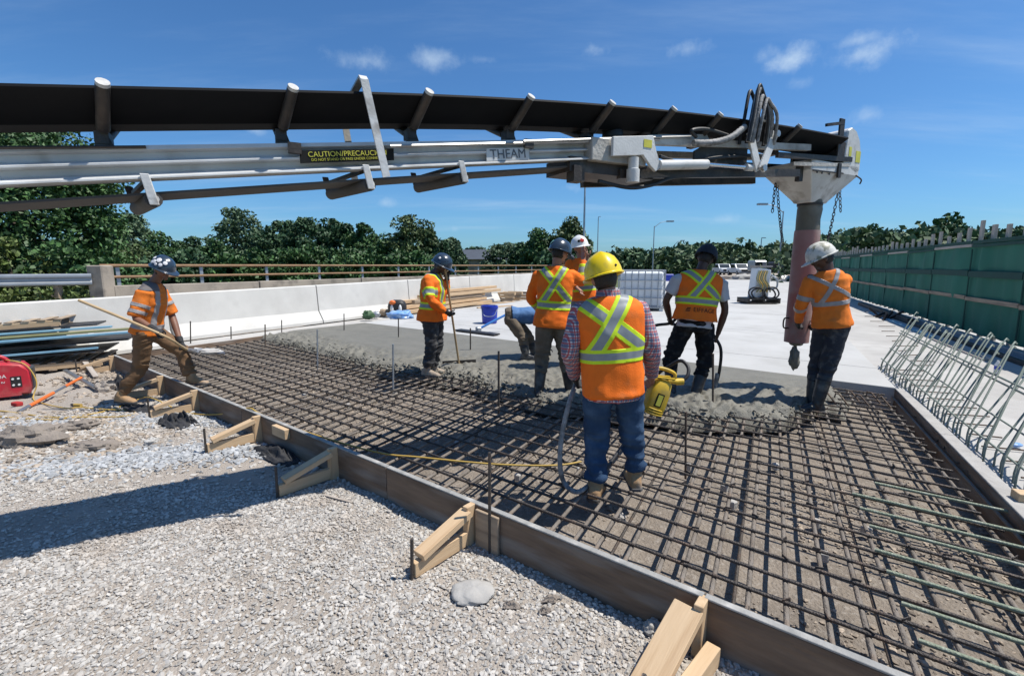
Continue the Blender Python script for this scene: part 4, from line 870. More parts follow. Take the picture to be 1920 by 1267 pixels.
# pipe along the beam top edge, small brackets
MB().tube([B(L0, .06, bz('bt', L0) + .0), B(-.6, .06, bz('bt', -.6) - .004), B(.1, .055, bz('bt', .1) - .012)], .008, 6).build('hydraulic_line', M['dark_steel'], boom)
MB().tube([B(1.35, .075, bz('bt', 1.35) - .035), B(2.3, .075, bz('bt', 2.3) - .03), B(3.6, .075, bz('bt', 3.6) - .02)], .011, 6).build('hydraulic_line', M['steel'], boom)
MB().tube([B(2.3, .085, bz('bt', 2.3) - .02), B(3.0, .085, bz('bt', 3.0) - .01), B(3.95, .085, bz('bt', 3.95) - .0)], .009, 6).build('hydraulic_line', M['steel'], boom)
for l in (.8, 2.35): MB().box(B(l, .07, bz('bt', l) - .035), (.07, .03, .06), np.stack([EH, EW, (0, 0, 1)], 1)).build('line_clamp', M['dark_steel'], boom)
# decals
LD = unit(EH + np.array([0, 0, .128])); UP = np.array([0, 0, 1.0])
lc = 1.10; zc = bz('bt', lc) - .075
dec = MB().prism([B(lc - .275, .060, zc - .275 * .128 - .042), B(lc + .275, .060, zc + .275 * .128 - .042), B(lc + .275, .060, zc + .275 * .128 + .030), B(lc - .275, .060, zc - .275 * .128 + .030)], EW * .003).build('caution_sign', M['sign_blk'], boom)
text('sign_text', 'CAUTION/PRECAUCION', B(lc, .0645, zc + .004), LD, UP, .042, M['sign_yel'], dec)
text('sign_text', 'DO NOT STAND OR PASS UNDER CONVEYOR', B(lc, .0645, zc - .026), LD, UP, .0205, M['sign_yel'], dec)
lt = 2.19; zt_ = bz('bt', lt) - .10
de2 = MB().prism([B(lt - .17, .060, zt_ - .17 * .128 - .042), B(lt + .17, .060, zt_ + .17 * .128 - .042), B(lt + .17, .060, zt_ + .17 * .128 + .042), B(lt - .17, .060, zt_ - .17 * .128 + .042)], EW * .002).build('name_plate', M['beam'], boom)
text('plate_text', 'THEAM', B(lt, .0635, zt_), LD, UP, .088, M['sign_gry'], de2, .0015)
# hydraulic head block
RB = np.stack([EH, EW, UP], 1)
blk = MB().box(B(3.16, .03, 2.585), (.55, .16, .17), RB).build('head_block', M['grimy'], boom, bevel=.006)
MB().prism([B(3.05, .125, 2.68), B(3.46, .125, 2.735), B(3.50, .125, 2.62), B(3.56, .125, 2.50), B(3.50, .125, 2.46), B(3.44, .125, 2.50), B(3.36, .125, 2.575), B(3.05, .125, 2.535)], EW * .03).build('cover_plate', M['white_paint'], blk, bevel=.004)
MB().box(B(3.40, .158, 2.665), (.085, .003, .06), RB).build('yellow_label', M['sign_yel'], blk)
MB().box(B(3.15, -.12, 2.47), (.85, .34, .11), RB).build('under_frame', M['dark_steel'], boom)
MB().box(B(2.80, .02, 2.40), (.10, .10, .12), RB).build('stop_bracket', M['dark_steel'], boom)
MB().lathe(B(3.28, .13, 2.36), [(.052, 0), (.052, .10), (.042, .105), (.042, .19)], 16).build('filter_can', M['white_paint'], boom, smooth=40)
cy0, cy1 = B(3.54, .14, 2.515), B(4.10, .14, 2.575)
cyl_ = MB().cyl(cy0, cy1, .041, 16).build('hydraulic_cylinder', M['white_paint'], boom, smooth=40)
MB().cyl(cy1, B(4.68, .14, 2.60), .017, 12).build('piston_rod', M['chrome'], cyl_, smooth=40)
MB().cyl(B(4.62, .14, 2.598), B(4.72, .14, 2.603), .032, 12).build('rod_eye', M['white_paint'], cyl_, smooth=40)
for l0, l1, z0, z1, wc in ((3.2, 5.55, 2.43, 2.64, .05), (3.2, 5.55, 2.43, 2.64, -.45)):
    MB().beam(B(l0, wc, z0), B(l1, wc, z1), .05, .07).build('lower_chord', M['dark_steel'], boom)
for l0, l1, wc in ((3.35, 5.7, .05), (3.35, 5.7, -.45)):
    MB().beam(B(l0, wc, bz('bt', l0) - .02), B(l1, wc, bz('bt', l1) - .12), .05, .06).build('upper_chord', M['grimy'], boom)
MB().prism([B(4.05, .05, 2.50), B(4.75, .05, 2.58), B(4.75, .05, 2.86), B(4.30, .05, 2.83), B(4.05, .05, 2.70)], EW * -.02).build('pivot_plate', M['dark_steel'], boom)
MB().prism([B(3.50, .04, 2.70), B(4.25, .04, 2.80), B(4.20, .04, 2.86), B(3.5, .04, 2.77)], EW * -.04).build('gusset_plate', M['grimy'], boom)
for a, b2 in ((B(4.60, .17, 2.90), B(4.76, .17, 2.575)), (B(4.96, .17, 2.93), B(4.76, .20, 2.575))):
    MB().beam(a, b2, .085, .022, up=EW).build('scissor_link', M['white_paint'], boom, bevel=.004)
for a in (B(4.60, .185, 2.89), B(4.96, .185, 2.92), B(4.76, .215, 2.59)): MB().cyl(a, a + EW * .025, .03, 10).build('pivot_pin', M['steel'], boom, smooth=40)
def arc(pts, n=10):
    P = np.array(pts, float); out = []; t = np.linspace(0, len(P) - 1, n * (len(P) - 1) + 1)
    for q in t:
        i = min(int(q), len(P) - 2); f_ = q - i; p0 = P[max(i - 1, 0)]; p1 = P[i]; p2 = P[i + 1]; p3 = P[min(i + 2, len(P) - 1)]
        out.append(.5 * ((2 * p1) + (-p0 + p2) * f_ + (2 * p0 - 5 * p1 + 4 * p2 - p3) * f_ ** 2 + (-p0 + 3 * p1 - 3 * p2 + p3) * f_ ** 3))
    return np.array(out)
for k, (dl, dw, r, hgt, m_) in enumerate(((0, .20, .020, 0, 'hose_wrap'), (.05, .16, .018, -.03, 'black'), (-.04, .22, .013, .02, 'black'), (.09, .20, .020, -.05, 'hose_wrap'), (.02, .10, .016, .01, 'black'), (.12, .24, .014, -.08, 'hose_wrap'))):
    pts = arc([B(4.55 + dl * .6, dw, 2.80), B(4.57 + dl * .6, dw + .02, 3.02), B(4.64 + dl * .6, dw, 3.25 + hgt), B(4.72 + dl * .6, dw - .02, 3.24 + hgt), B(4.80 + dl * .6, dw, 3.05), B(4.86 + dl * .6, dw - .05, 2.82)])
    rr = r * (1 + .12 * (np.arange(len(pts)) % 2)) if m_ == 'hose_wrap' else r
    MB().tube(pts, rr, 8).build('hose', M[m_], boom, smooth=50, recalc=False)
pts = arc([B(3.95, .12, 2.74), B(4.15, .15, 2.76), B(4.35, .17, 2.82), B(4.52, .18, 2.93)]); MB().tube(pts, .026 * (1 + .15 * (np.arange(len(pts)) % 2)), 9).build('hose', M['hose_wrap'], boom, smooth=50, recalc=False)
for q in ([B(3.0, .05, 2.36), B(3.3, .06, 2.33), B(3.55, .06, 2.37), B(3.8, .06, 2.45), B(4.3, .06, 2.52)], [B(3.6, .09, 2.60), B(3.9, .09, 2.57), B(4.3, .09, 2.66), B(4.9, .09, 2.74)], [B(4.0, .1, 2.80), B(3.9, .14, 2.83), B(4.1, .12, 2.87), B(4.4, .1, 2.86)]):
    MB().tube(arc(q), .016, 7).build('hose', M['black'], boom, smooth=50, recalc=False)
MB().ball(B(3.25, -.1, bz('bt', 3.25) + .06), (.09, .06, .08), 7).build('bearing_boot', M['black'], boom, smooth=60)
# head end: hopper, hood, spout
LT = 0.42; WC = -.20
def H(l, w_, z): return B(5.80 + (l - 5.80) * .74 + LT, WC + w_ * .85, z)
for wc in (.30, -.30):
    MB().beam(H(4.4, wc, 2.78), H(6.15, wc, 2.86), .035, .05).build('head_rail', M['dark_steel'], boom)
    MB().beam(H(4.75, wc, 2.72), H(6.1, wc, 2.80), .03, .035).build('head_rail', M['grimy'], boom)
    MB().box(H(5.83, wc, 3.05), (.085, .02, .42), RB).build('head_post', M['dark_steel'], boom, bevel=.003)
MB().beam(H(5.45, .30, 3.16), H(5.86, .30, 3.22), .025, .03).build('scraper_bar', M['dark_steel'], boom)
MB().cyl(H(5.95, .3, 2.93), H(5.95, -.3, 2.93), .10, 16).build('head_drum', M['dark_steel'], boom, smooth=40)
pf = [(5.95, 2.80), (6.00, 3.16), (6.10, 3.20), (6.22, 3.17), (6.33, 3.08), (6.39, 2.95), (6.40, 2.76), (6.30, 2.72)]
hood = MB().prism([H(a, .31, z) for a, z in pf], -EW * .62).build('hood', M['white_paint'], boom, bevel=.012)
MB().box(H(6.31, .3125, 2.90), (.09, .003, .12), RB).build('yellow_label', M['sign_yel'], hood); MB().box(H(6.09, .3125, 2.94), (.05, .003, .10), RB).build('yellow_label', M['sign_yel'], hood)
def rect(l0, l1, w0, w1, z): return np.array([H(l0, w0, z), H(l1, w0, z), H(l1, w1, z), H(l0, w1, z)])
fun = MB().rings([rect(5.17, 6.37, .31, -.31, 2.80), rect(5.17, 6.37, .31, -.31, 2.70), rect(5.57, 6.03, .13, -.13, 2.43), rect(5.59, 6.01, .11, -.11, 2.40)]).build('funnel', M['white_paint'], boom, bevel=.006)
MB().beam(H(5.2, .317, 2.685), H(5.95, .317, 2.70), .012, .012).build('funnel_lip', M['dark_steel'], fun)
for l in (5.3, 5.42, 5.6): MB().cyl(H(l, .312, 2.672), H(l, .322, 2.672), .011, 8).build('bolt', M['dark_steel'], fun)
MB().box(H(5.82, .325, 2.72), (.05, .02, .15), RB).build('latch', M['dark_steel'], fun); MB().box(H(5.10, .2, 2.66), (.06, .05, .16), RB).build('latch', M['dark_steel'], boom)
SPX = H(5.80, 0, 0)[:2]
pts = [(SPX[0], SPX[1], 2.44), (SPX[0] + .005, SPX[1], 2.33), (SPX[0] - .004, SPX[1], 2.22), (SPX[0] + .003, SPX[1], 2.02)]
sl = MB().tube(pts, [.118, .128, .122, .126], 20).build('rubber_sleeve', M['olive'], boom, smooth=60)
MB().tube([(SPX[0], SPX[1], 2.405), (SPX[0], SPX[1], 2.375)], .131, 20).build('hose_clamp', M['dark_steel'], sl, smooth=40)
pn = 24; R = []
for z, r in ((2.10, .131), (2.06, .133), (1.2, .133), (.80, .131), (.80, .118), (2.0, .118)):
    R.append(np.array([(SPX[0] + r * math.cos(6.2832 * k / pn) - (2.1 - z) * .012, SPX[1] + r * math.sin(6.2832 * k / pn), z) for k in range(pn)]))
pipe_ = MB().rings(R, caps=False).build('drop_pipe', M['pink'], boom, smooth=40)
for sg in (-1, 1):
    c = np.array([SPX[0] - .012 + sg * .132, SPX[1] - .03, 1.03]); MB().tube(arc([c + np.array([0, 0, .06]), c + np.array([sg * .05, 0, .055]), c + np.array([sg * .062, 0, 0]), c + np.array([sg * .05, 0, -.055]), c + np.array([0, 0, -.06])], 4), .009, 7).build('grip_handle', M['dark_steel'], pipe_, smooth=50, recalc=False)
def chain(p, q, sag=0.05):
    b = MB(); n = int(np.linalg.norm(q - p) / .038); d = unit(q - p)
    for k in range(n):
        c = p + (q - p) * (k + .5) / n + np.array([0, 0, -sag * math.sin(math.pi * (k + .5) / n)]); x, y, z = frame(d); a_ = y if k % 2 else z
        ring = [c + d * .026 * math.cos(t) + a_ * .014 * math.sin(t) for t in np.linspace(0, 2 * math.pi, 9)]
        b.tube(ring, .0048, 5, caps=False)
    return b.build('chain', M['chain'], boom, recalc=False)
chain(H(5.30, -.2, 2.62), H(5.50, -.16, 1.95)); chain(H(5.26, -.2, 2.62), H(5.24, -.2, 2.30), 0)
chain(H(6.33, .1, 2.62), H(6.12, .12, 1.98)); chain(H(6.34, .1, 2.62), H(6.40, .12, 2.32), 0)
MB().tube(arc([H(6.3, .312, 2.70), H(6.42, .33, 2.66), H(6.46, .3, 2.62)], 4), .008, 6).build('chain_hook', M['dark_steel'], boom)
gl = np.array([SPX[0] - .02, SPX[1], .60]); rg = np.random.default_rng(3)
def lumpy(s_, amp): return lambda V: V * (1 + amp * fbm(V * 2.4 + s_, 3, s_))[:, None]
g2 = MB().ball(gl, (.055, .05, .13), 12, fn=lumpy(4, .35)); g2.ball(gl + np.array([.01, 0, .20]), (.07, .06, .05), 10, fn=lumpy(5, .3))
tag(g2.build('falling_concrete', M['wet'], smooth=60), 'dark clump of wet concrete dropping from the pink pipe', 'concrete')
# ------------------------------------------------------------------ left: generator, board pile, tools, cord
gp = pix(8, 748, 0.0); gx = unit([0.78, 0.62, 0]); gyv = np.array([-gx[1], gx[0], 0])
RG = np.stack([gx, gyv, UP], 1)
gp = gp + np.array([-.12, .10, 0])
gen = thing('generator', gp, 'red portable generator on the dirt at the left edge', 'generator')
def gq(a, b, c): return gp + (gx * a + gyv * b + UP * c) * 1.14
R = []
for b_ in (-.14, -.11, .11, .14):
    i_ = .02 if abs(b_) > .12 else 0
    R.append(np.array([gq(a, b_, c) for a, c in ((-.30 + i_, .03 + i_), (.24 - i_, .03 + i_), (.27 - i_, .10), (.265 - i_, .30), (.20 - i_, .385 - i_), (.05, .405 - i_), (-.22, .41 - i_), (-.30 + i_, .36))]))
MB().rings(R).build('housing', M['red_paint'], gen, smooth=35)
MB().tube(arc([gq(-.22, 0, .40), gq(-.16, 0, .47), gq(.02, 0, .47), gq(.10, 0, .39)], 5), .024, 8).build('carry_handle', M['red_paint'], gen, smooth=50)
MB().box(gq(.262, 0, .20), (.045, .25, .30), RG).build('end_cover', M['car_dark'], gen, bevel=.02)
pnl = MB().box(gq(.145, -.1415, .185), (.10, .006, .14), RG).build('control_panel', M['black'], gen)
for a, c in ((.12, .22), (.165, .22), (.12, .15), (.165, .15)): MB().cyl(gq(a, -.144, c), gq(a, -.150, c), .013, 10).build('socket', M['white_pl'], pnl)
MB().box(gq(.05, -.141, .045), (.28, .004, .05), RG).build('lower_skirt', M['red_paint'], gen)
for a in (-.22, .2): MB().box(gq(a, 0, .015), (.06, .22, .035), RG).build('rubber_foot', M['black'], gen)
text('maker_name', 'HONDA', gq(-.03, -.1425, .255), gx, UP, .062, M['white_pl'], gen)
text('model_name', 'EU', gq(.04, -.1425, .19), gx, UP, .030, M['white_pl'], gen)
MB().box(gq(.14, .02, .395), (.10, .10, .03), RG).build('filler_cap', M['black'], gen, bevel=.01)
# pallets and boards heaped against the barrier
pc = pix(60, 700, 0.02); px_ = unit([0.88, 0.47, 0]); py_ = np.array([-px_[1], px_[0], 0])
def PQ(a, b, c): return pc + px_ * a + py_ * b + UP * c
def pallet(a0, b0, c0, tilt, label, m='wood_old'):
    t = thing('pallet', PQ(a0, b0, 0), label, 'pallet')
    def q(a, b, c): return PQ(a0 + a * math.cos(tilt) - c * math.sin(tilt), b0 + b, c0 + c * math.cos(tilt) + a * math.sin(tilt))
    for k in range(7): board('deck_board', q(-.6 + k * .2, 0, .12), q(-.6 + k * .2, 1.0, .12), .10, .018, M[m], t)
    for b in (.03, .5, .97): board('stringer', q(-.62, b, .06), q(.62, b, .06), .04, .09, M['wood' if b < .1 else m], t)
    for k in range(3): board('bottom_board', q(-.55 + k * .55, 0, .005), q(-.55 + k * .55, 1.0, .005), .10, .018, M[m], t)
    return t
pallet(0.25, 0.0, 0.02, 0.02, 'weathered pallet at the bottom of the board pile')
pallet(-0.3, 0.35, 0.66, 0.05, 'weathered pallet on top of the board pile by the barrier')
bo_ = [(-1.1, .95, -.02, .20, .10, .022, 'black', 'black sheet lying low in the board pile', 'form sheet', 'form_sheet', .9), (-1.2, .85, -.05, .24, .10, .03, 'blue_board', 'light blue edged board low in the pile, with a pale end', 'board', 'pile_board', .09),
       (-1.2, 1.25, .02, .32, .10, .030, 'black', 'black sheet in the middle of the pile', 'form sheet', 'form_sheet', .9), (-1.3, 1.50, -.06, .42, .10, .032, 'blue_board', 'long light blue board sticking out of the pile', 'board', 'pile_board', .10), (-1.2, 1.30, .06, .46, .10, .030, 'green_board', 'olive board on the long blue board', 'board', 'pile_board', .16),
       (-1.2, 1.00, .20, .50, .10, .028, 'blue_board', 'short blue-grey board near the top of the pile', 'board', 'pile_board', .12), (-1.2, .80, .30, .54, .10, .024, 'black', 'thin black sheet under the upper pallet', 'form sheet', 'form_sheet', .6)]
for a0, a1, b, c, sl_, h, m, lb, ct, nm, wd in bo_:
    tag(board(nm, PQ(a0, b + wd / 2, c * 1.18), PQ(a1, b + wd / 2, c * 1.18 + (a1 - a0) * .03), wd, h, M[m]), lb, ct)
rj = pix(14, 650, 0.55); 
tag(MB().ball(PQ(-.62, .10, .52), (.20, .12, .06), 8, fn=lumpy(3, .2)).build('red_cloth', M['red_rag'], smooth=60), 'red cloth lying on the board pile', 'cloth')
# orange long-handled tool
a = pix(35, 772, 0.02); b2 = pix(152, 708, 0.10)
tool = thing('orange_tool', a, 'orange and grey long-handled bar leaning on the rubble', 'tool')
for f0, f1, m, r in ((0, .14, 'steel', .022), (.14, .50, 'orange_pl', .021), (.50, .70, 'steel', .016), (.70, 1.0, 'orange_pl', .019)): MB().cyl(a + (b2 - a) * f0, a + (b2 - a) * f1, r, 10).build('grip' if m == 'orange_pl' else 'shaft', M[m], tool, smooth=40)
a = pix(122, 694, 0.12); b2 = pix(182, 728, 0.04)
tag(MB().beam(a, b2, .05, .03).build('steel_angle', M['steel'], bevel=.003), 'bare steel angle lying on the rubble by the orange tool', 'angle bar')
a = pix(160, 690, 0.08); b2 = pix(182, 706, 0.04)
tag(board('scrap_board', pix(158, 676, .15), pix(180, 706, .04), .07, .02, M['wood_grey']), 'grey scrap board standing in the rubble left of the form', 'board')
tag(MB().box(pix(32, 757, .03), (.11, .07, .05), frame((1, .3, 0))).build('brick_piece', M['red_rag'], bevel=.008), 'broken dark red brick piece in front of the generator', 'brick')
# extension cord
def gpt(u, v, h=0.015):
    p = pix(u, v, 0.0); p[2] = gz(p[0], p[1]) + h; return p
c1 = [pix(3, 678, .42), gq(.10, -.08, .43), gq(.24, -.12, .36), gq(.31, -.16, .16), gpt(62, 745), gpt(80, 757), gpt(125, 767), gpt(150, 765), gpt(200, 768), gpt(245, 768), gpt(252, 775), gpt(225, 780), gpt(150, 782), gpt(90, 786), gpt(0, 784), gpt(-60, 780)]
c2 = [gpt(-60, 770), gpt(0, 772), gpt(100, 783), gpt(160, 778), gpt(215, 766), gpt(268, 752, .06), pix(290, 748, .14), gpt(330, 770, .03), gpt(370, 778, .02), pix(425, 775, .10), pix(466, 765, .26), pix(487, 775, .24), pix(560, 805, .19), pix(700, 846, .19), pix(790, 857, .19), pix(930, 870, .19), pix(1040, 872, .19), pix(1090, 865, .19)]
for c, lb in ((c1, 'yellow extension cord running from the generator over the dirt'), (c2, 'yellow extension cord crossing the brace and the rebar mat')):
    tag(MB().tube(arc(c, 7), .0075, 7).build('extension_cord', M['yellow_cord'], smooth=60, recalc=False), lb, 'cord')
pgp = gpt(140, 762, .02)
pg = thing('cord_plug', pgp, 'yellow cord connector lying on the dirt', 'plug'); MB().cyl(pgp, pgp + np.array([.11, -.03, .005]), .018, 9).build('connector', M['yellow_cord'], pg); MB().cyl(pgp + np.array([-.05, .015, 0]), pgp, .014, 8).build('plug_body', M['black'], pg)
# clods, rocks, scraps
def chunk(u, v, r, mt, label, cat, name, s_=1, amp=.38, zz=None):
    p = pix(u, v, 0.0); p[2] = gz(p[0], p[1]) if zz is None else zz
    b = MB().ball(p + np.array([0, 0, r[2] * .45]), r, 16, fn=lumpy(s_, amp)); return tag(b.build(name, M[mt], smooth=30 if amp > .3 else 60), label, cat)
chunk(55, 828, (.30, .17, .12), 'asphalt', 'large dark clod of old asphalt at the left edge', 'clod', 'asphalt_clod', 7)
chunk(175, 838, (.20, .10, .05), 'asphalt', 'flat grey slab of broken asphalt right of the large clod', 'clod', 'asphalt_clod', 8)
chunk(150, 800, (.15, .10, .06), 'asphalt', 'brown clod behind the pale blue stone', 'clod', 'asphalt_clod', 9)
chunk(195, 732, (.11, .08, .09), 'dirt', 'tan boulder beside the black cloth near the back boot', 'boulder', 'boulder', 12)
chunk(888, 1110, (.115, .095, .036), 'rock', 'pale broken rock on the gravel before the form', 'rock', 'rock', 14, .13)
chunk(1228, 1182, (.05, .05, .035), 'rock', 'small pale stone near the nearest brace', 'rock', 'rock', 15)
chunk(75, 735, (.05, .04, .03), 'asphalt', 'small black lump right of the generator', 'clod', 'asphalt_clod', 17)
chunk(285, 830, (.05, .05, .045), 'deck', 'grey concrete piece on the pale blue stone', 'rock', 'rock', 18)
chunk(1165, 968, (.03, .03, .03), 'rock', 'small pale stone under the mat by the tan boots', 'rock', 'rock', 19)
def crumple(c, sx, sy, h, label, s_, mt='fabric_blk', name='black_cloth', yaw=0.0, cat='cloth'):
    n = 40; xs_ = np.linspace(-1, 1, n); X, Y = np.meshgrid(xs_, xs_, indexing='ij'); q = np.stack([X.ravel(), Y.ravel(), X.ravel() * 0], 1)
    r2 = np.sqrt(X ** 2 + Y ** 2).ravel(); warp = fbm(q * 1.1, 3, s_ + 3) * .25
    z = h * np.clip(1.1 - r2 ** 1.5, 0, 1) ** .6 * (0.12 + 1.1 * np.abs(fbm(q * np.array([2.2, 4.0, 1]), 3, s_))) + .008
    xx = (X.ravel() + warp) * sx; yy = (Y.ravel() + fbm(q * 1.3, 2, s_ + 5) * .25) * sy
    V = np.stack([c[0] + xx * math.cos(yaw) - yy * math.sin(yaw), c[1] + xx * math.sin(yaw) + yy * math.cos(yaw), c[2] + z], 1)
    ii = np.arange(n - 1)[:, None]; jj = np.arange(n - 1)[None]; qq = (ii * n + jj).ravel(); keep = (r2.reshape(n, n)[:-1, :-1].ravel() < 1.05)
    o = np_mesh(name, V, np.stack([qq, qq + n, qq + n + 1, qq + 1], 1)[keep], M[mt], origin=tuple(c), smooth=True); so_ = o.modifiers.new('thick', 'SOLIDIFY'); so_.thickness = .004
    return tag(o, label, cat)
crumple(gpt(335, 792, 0), .30, .16, .10, 'black cloth bunched under the corded brace', 81, yaw=-.6)
crumple(gpt(520, 850, 0), .26, .13, .07, 'black cloth tucked along the form near the shaded brace', 82, yaw=-.6)
crumple(gpt(215, 722, 0), .36, .22, .14, 'black cloth heaped behind the back boot of the shovelling worker', 83, yaw=-.5)
crumple(gpt(262, 765, 0), .34, .12, .05, 'flat black cloth under the back boot', 84, yaw=-.4)
crumple(gpt(957, 1132, 0), .045, .03, .02, 'curled black rubber scrap right of the pale rock', 85, 'asphalt', 'rubber_scrap', cat='scrap')
crumple(gpt(1032, 1122, 0), .05, .03, .022, 'second black rubber scrap nearer the form', 86, 'asphalt', 'rubber_scrap', .4, cat='scrap')
crumple(gpt(1022, 1145, 0), .035, .02, .02, 'smallest black rubber scrap on the gravel', 87, 'asphalt', 'rubber_scrap', .2, cat='scrap')
a = gpt(608, 925, .01); tag(MB().beam(a, gpt(660, 940, .01), .02, .006).build('wood_splinter', M['wood_grey']), 'thin grey splinter on the gravel near the shaded brace', 'splinter')
# shoulder bits
a = pix(463, 613, .2); tag(MB().box(a + np.array([0, 0, .04]), (.16, .10, .07), frame((1, .2, 0))).build('red_block', M['red_rag'], bevel=.01), 'small red block on the shoulder near the barrier', 'block')
tag(board('scrap_board', pix(475, 610, .17), pix(515, 604, .17), .10, .025, M['asphalt']), 'dark scrap board on the shoulder beside the red block', 'board')
# ------------------------------------------------------------------ lumber stack and clutter by the barrier
lx = unit([0.562, 1.0, 0]); ly = np.array([lx[1], -lx[0], 0])
lb0 = pix(700, 588, 0.16)
def LQ(a, b, c): return lb0 + lx * a + ly * (b + .85) + UP * (c * 1.15)
stack = [(0.0, 5.4, .0, .06, 'wood'), (0.1, 5.0, .26, .06, 'wood'), (.3, 5.5, .52, .06, 'wood'), (.0, 4.9, .10, .18, 'wood_old'), (.35, 5.3, .38, .18, 'wood'), (.7, 5.6, .10, .31, 'wood'), (.9, 5.0, .36, .31, 'wood_old'), (1.4, 5.5, .18, .43, 'wood'), (2.6, 6.4, .40, .43, 'wood'), (3.0, 6.4, .2, .54, 'wood')]
for k, (a0, a1, b, c, m) in enumerate(stack):
    tag(board('timber', LQ(a0, b - .3, c), LQ(a1, b - .3, c + .02), .14, .105, M[m]), ['longest timber in the bottom layer of the lumber stack', 'second timber in the bottom layer of the lumber stack', 'outer timber in the bottom layer of the lumber stack', 'weathered timber in the second layer of the lumber stack', 'pale timber in the second layer of the lumber stack', 'pale timber in the third layer of the lumber stack', 'weathered timber in the third layer of the lumber stack', 'timber in the fourth layer, near end of the lumber stack', 'timber in the fourth layer, far end of the lumber stack', 'topmost timber of the lumber stack'][k], 'timber', 'timbers stacked along the barrier')
L2 = pix(905, 563, .16)
for k in range(9):
    c = L2 + np.array([(k % 3) * .32, (k % 3) * .35, .07 + (k // 3) * .13]) + np.array([.05 * (k // 3), 0, 0])
    tag(board('short_timber', c, c + lx * .1 + ly * 1.5, .13, .11, M['wood' if k % 4 else 'wood_old']), ('left ', 'middle ', 'right ')[k % 3] + 'short timber in the ' + ('bottom', 'middle', 'top')[k // 3] + ' layer of the cross stack beyond the long lumber', 'timber', 'short timbers in the cross stack')
tag(board('plank', pix(705, 583, .22), pix(800, 560, .42), .16, .05, M['wood_old']), 'loose weathered plank leaning on the near end of the lumber stack', 'plank')
tag(board('plank', pix(772, 578, .2), pix(965, 566, .2), .14, .05, M['wood']), 'plank lying on the slab behind the blue bucket', 'plank')
tag(board('plank', pix(895, 577, .27), pix(960, 573, .27), .10, .04, M['wood']), 'short plank right behind the blue bucket rim', 'plank')
bpk = pix(760, 588, .2)
bpk = bpk + np.array([-.15, -.4, 0]); bag = thing('backpack', bpk, 'black and orange backpack on the lumber left of the raking worker', 'backpack')
MB().ball(bpk + np.array([0, 0, .22]), (.28, .2, .25), 12, fn=lambda V: np.sign(V) * np.abs(V) ** .7).build('bag_body', M['black'], bag, smooth=60)
for dx, m, r in ((-.12, 'white_pl', (.05, .04, .13)), (.13, 'white_pl', (.05, .04, .13)), (-.10, 'orange_pl', (.10, .08, .07))): MB().ball(bpk + np.array([dx, -.19, .2 if m == 'white_pl' else .40]), r, 8).build('side_pocket' if m == 'white_pl' else 'top_flap', M[m], bag, smooth=60)
bb = pix(752, 600, .2)
tag(MB().ball(bb + np.array([0, 0, .12]), (.36, .2, .14), 14, fn=lumpy(23, .35)).build('blue_bag', M['blue_bag'], smooth=40), 'crumpled blue plastic bag beside the backpack', 'bag')
for k, (u, v, m, r, lb) in enumerate(((690, 597, 'leaf_d', (.16, .12, .13), 'dark green bundle at the near foot of the lumber stack'), (705, 594, 'galv', (.13, .1, .1), 'grey bundle beside the dark green bundle'), (722, 590, 'wood_old', (.2, .14, .1), 'tan sack below the leaning plank'), (728, 584, 'red_rag', (.08, .07, .07), 'small red cloth on the tan sack'))):
    c = pix(u, v, .2); tag(MB().ball(c + np.array([0, 0, r[2] * .7]), r, 10, fn=lumpy(30 + k, .3)).build('bundle', M[m], smooth=50), lb, 'bundle')
# blue bucket
bk = pix(918, 606, TOP)
bu = thing('bucket', bk, 'blue plastic bucket on the white slab', 'bucket'); sc_ = 1.38
MB().lathe(bk, [(.12 * sc_, 0), (.135 * sc_, .02), (.152 * sc_, .33 * sc_), (.140 * sc_, .33 * sc_), (.12 * sc_, .05)], 24).build('pail', M['blue_pl'], bu, smooth=40)
for z in (.30, .27): MB().lathe(bk + np.array([0, 0, z * sc_]), [(.148 * sc_, 0), (.163 * sc_, 0), (.163 * sc_, .018), (.148 * sc_, .018)], 24).build('rim', M['blue_pl'], bu, smooth=40)
MB().tube(arc([bk + np.array([-.2, -.05, .42]), bk + np.array([-.12, -.22, .22]), bk + np.array([.12, -.22, .22]), bk + np.array([.2, -.05, .42])], 6), .008, 6).build('handle', M['galv'], bu)
# bull float with a light blue pole
f0 = pix(858, 618, TOP + .03); f1 = pix(932, 627, TOP + .03)
fl = thing('bull_float', (f0 + f1) / 2, 'bull float with light blue pole lying on the wet concrete', 'bull float')
MB().beam(f0, f1, .20, .03).build('float_blade', M['black'], fl, bevel=.006)
fc = pix(897, 617, TOP + .07); MB().box(fc, (.10, .12, .09), RB).build('bracket', M['galv'], fl, bevel=.01)
MB().cyl(fc, pix(952, 588, y=fc[1] + .1), .026, 10).build('pole', M['blue_tube'], fl, smooth=40)
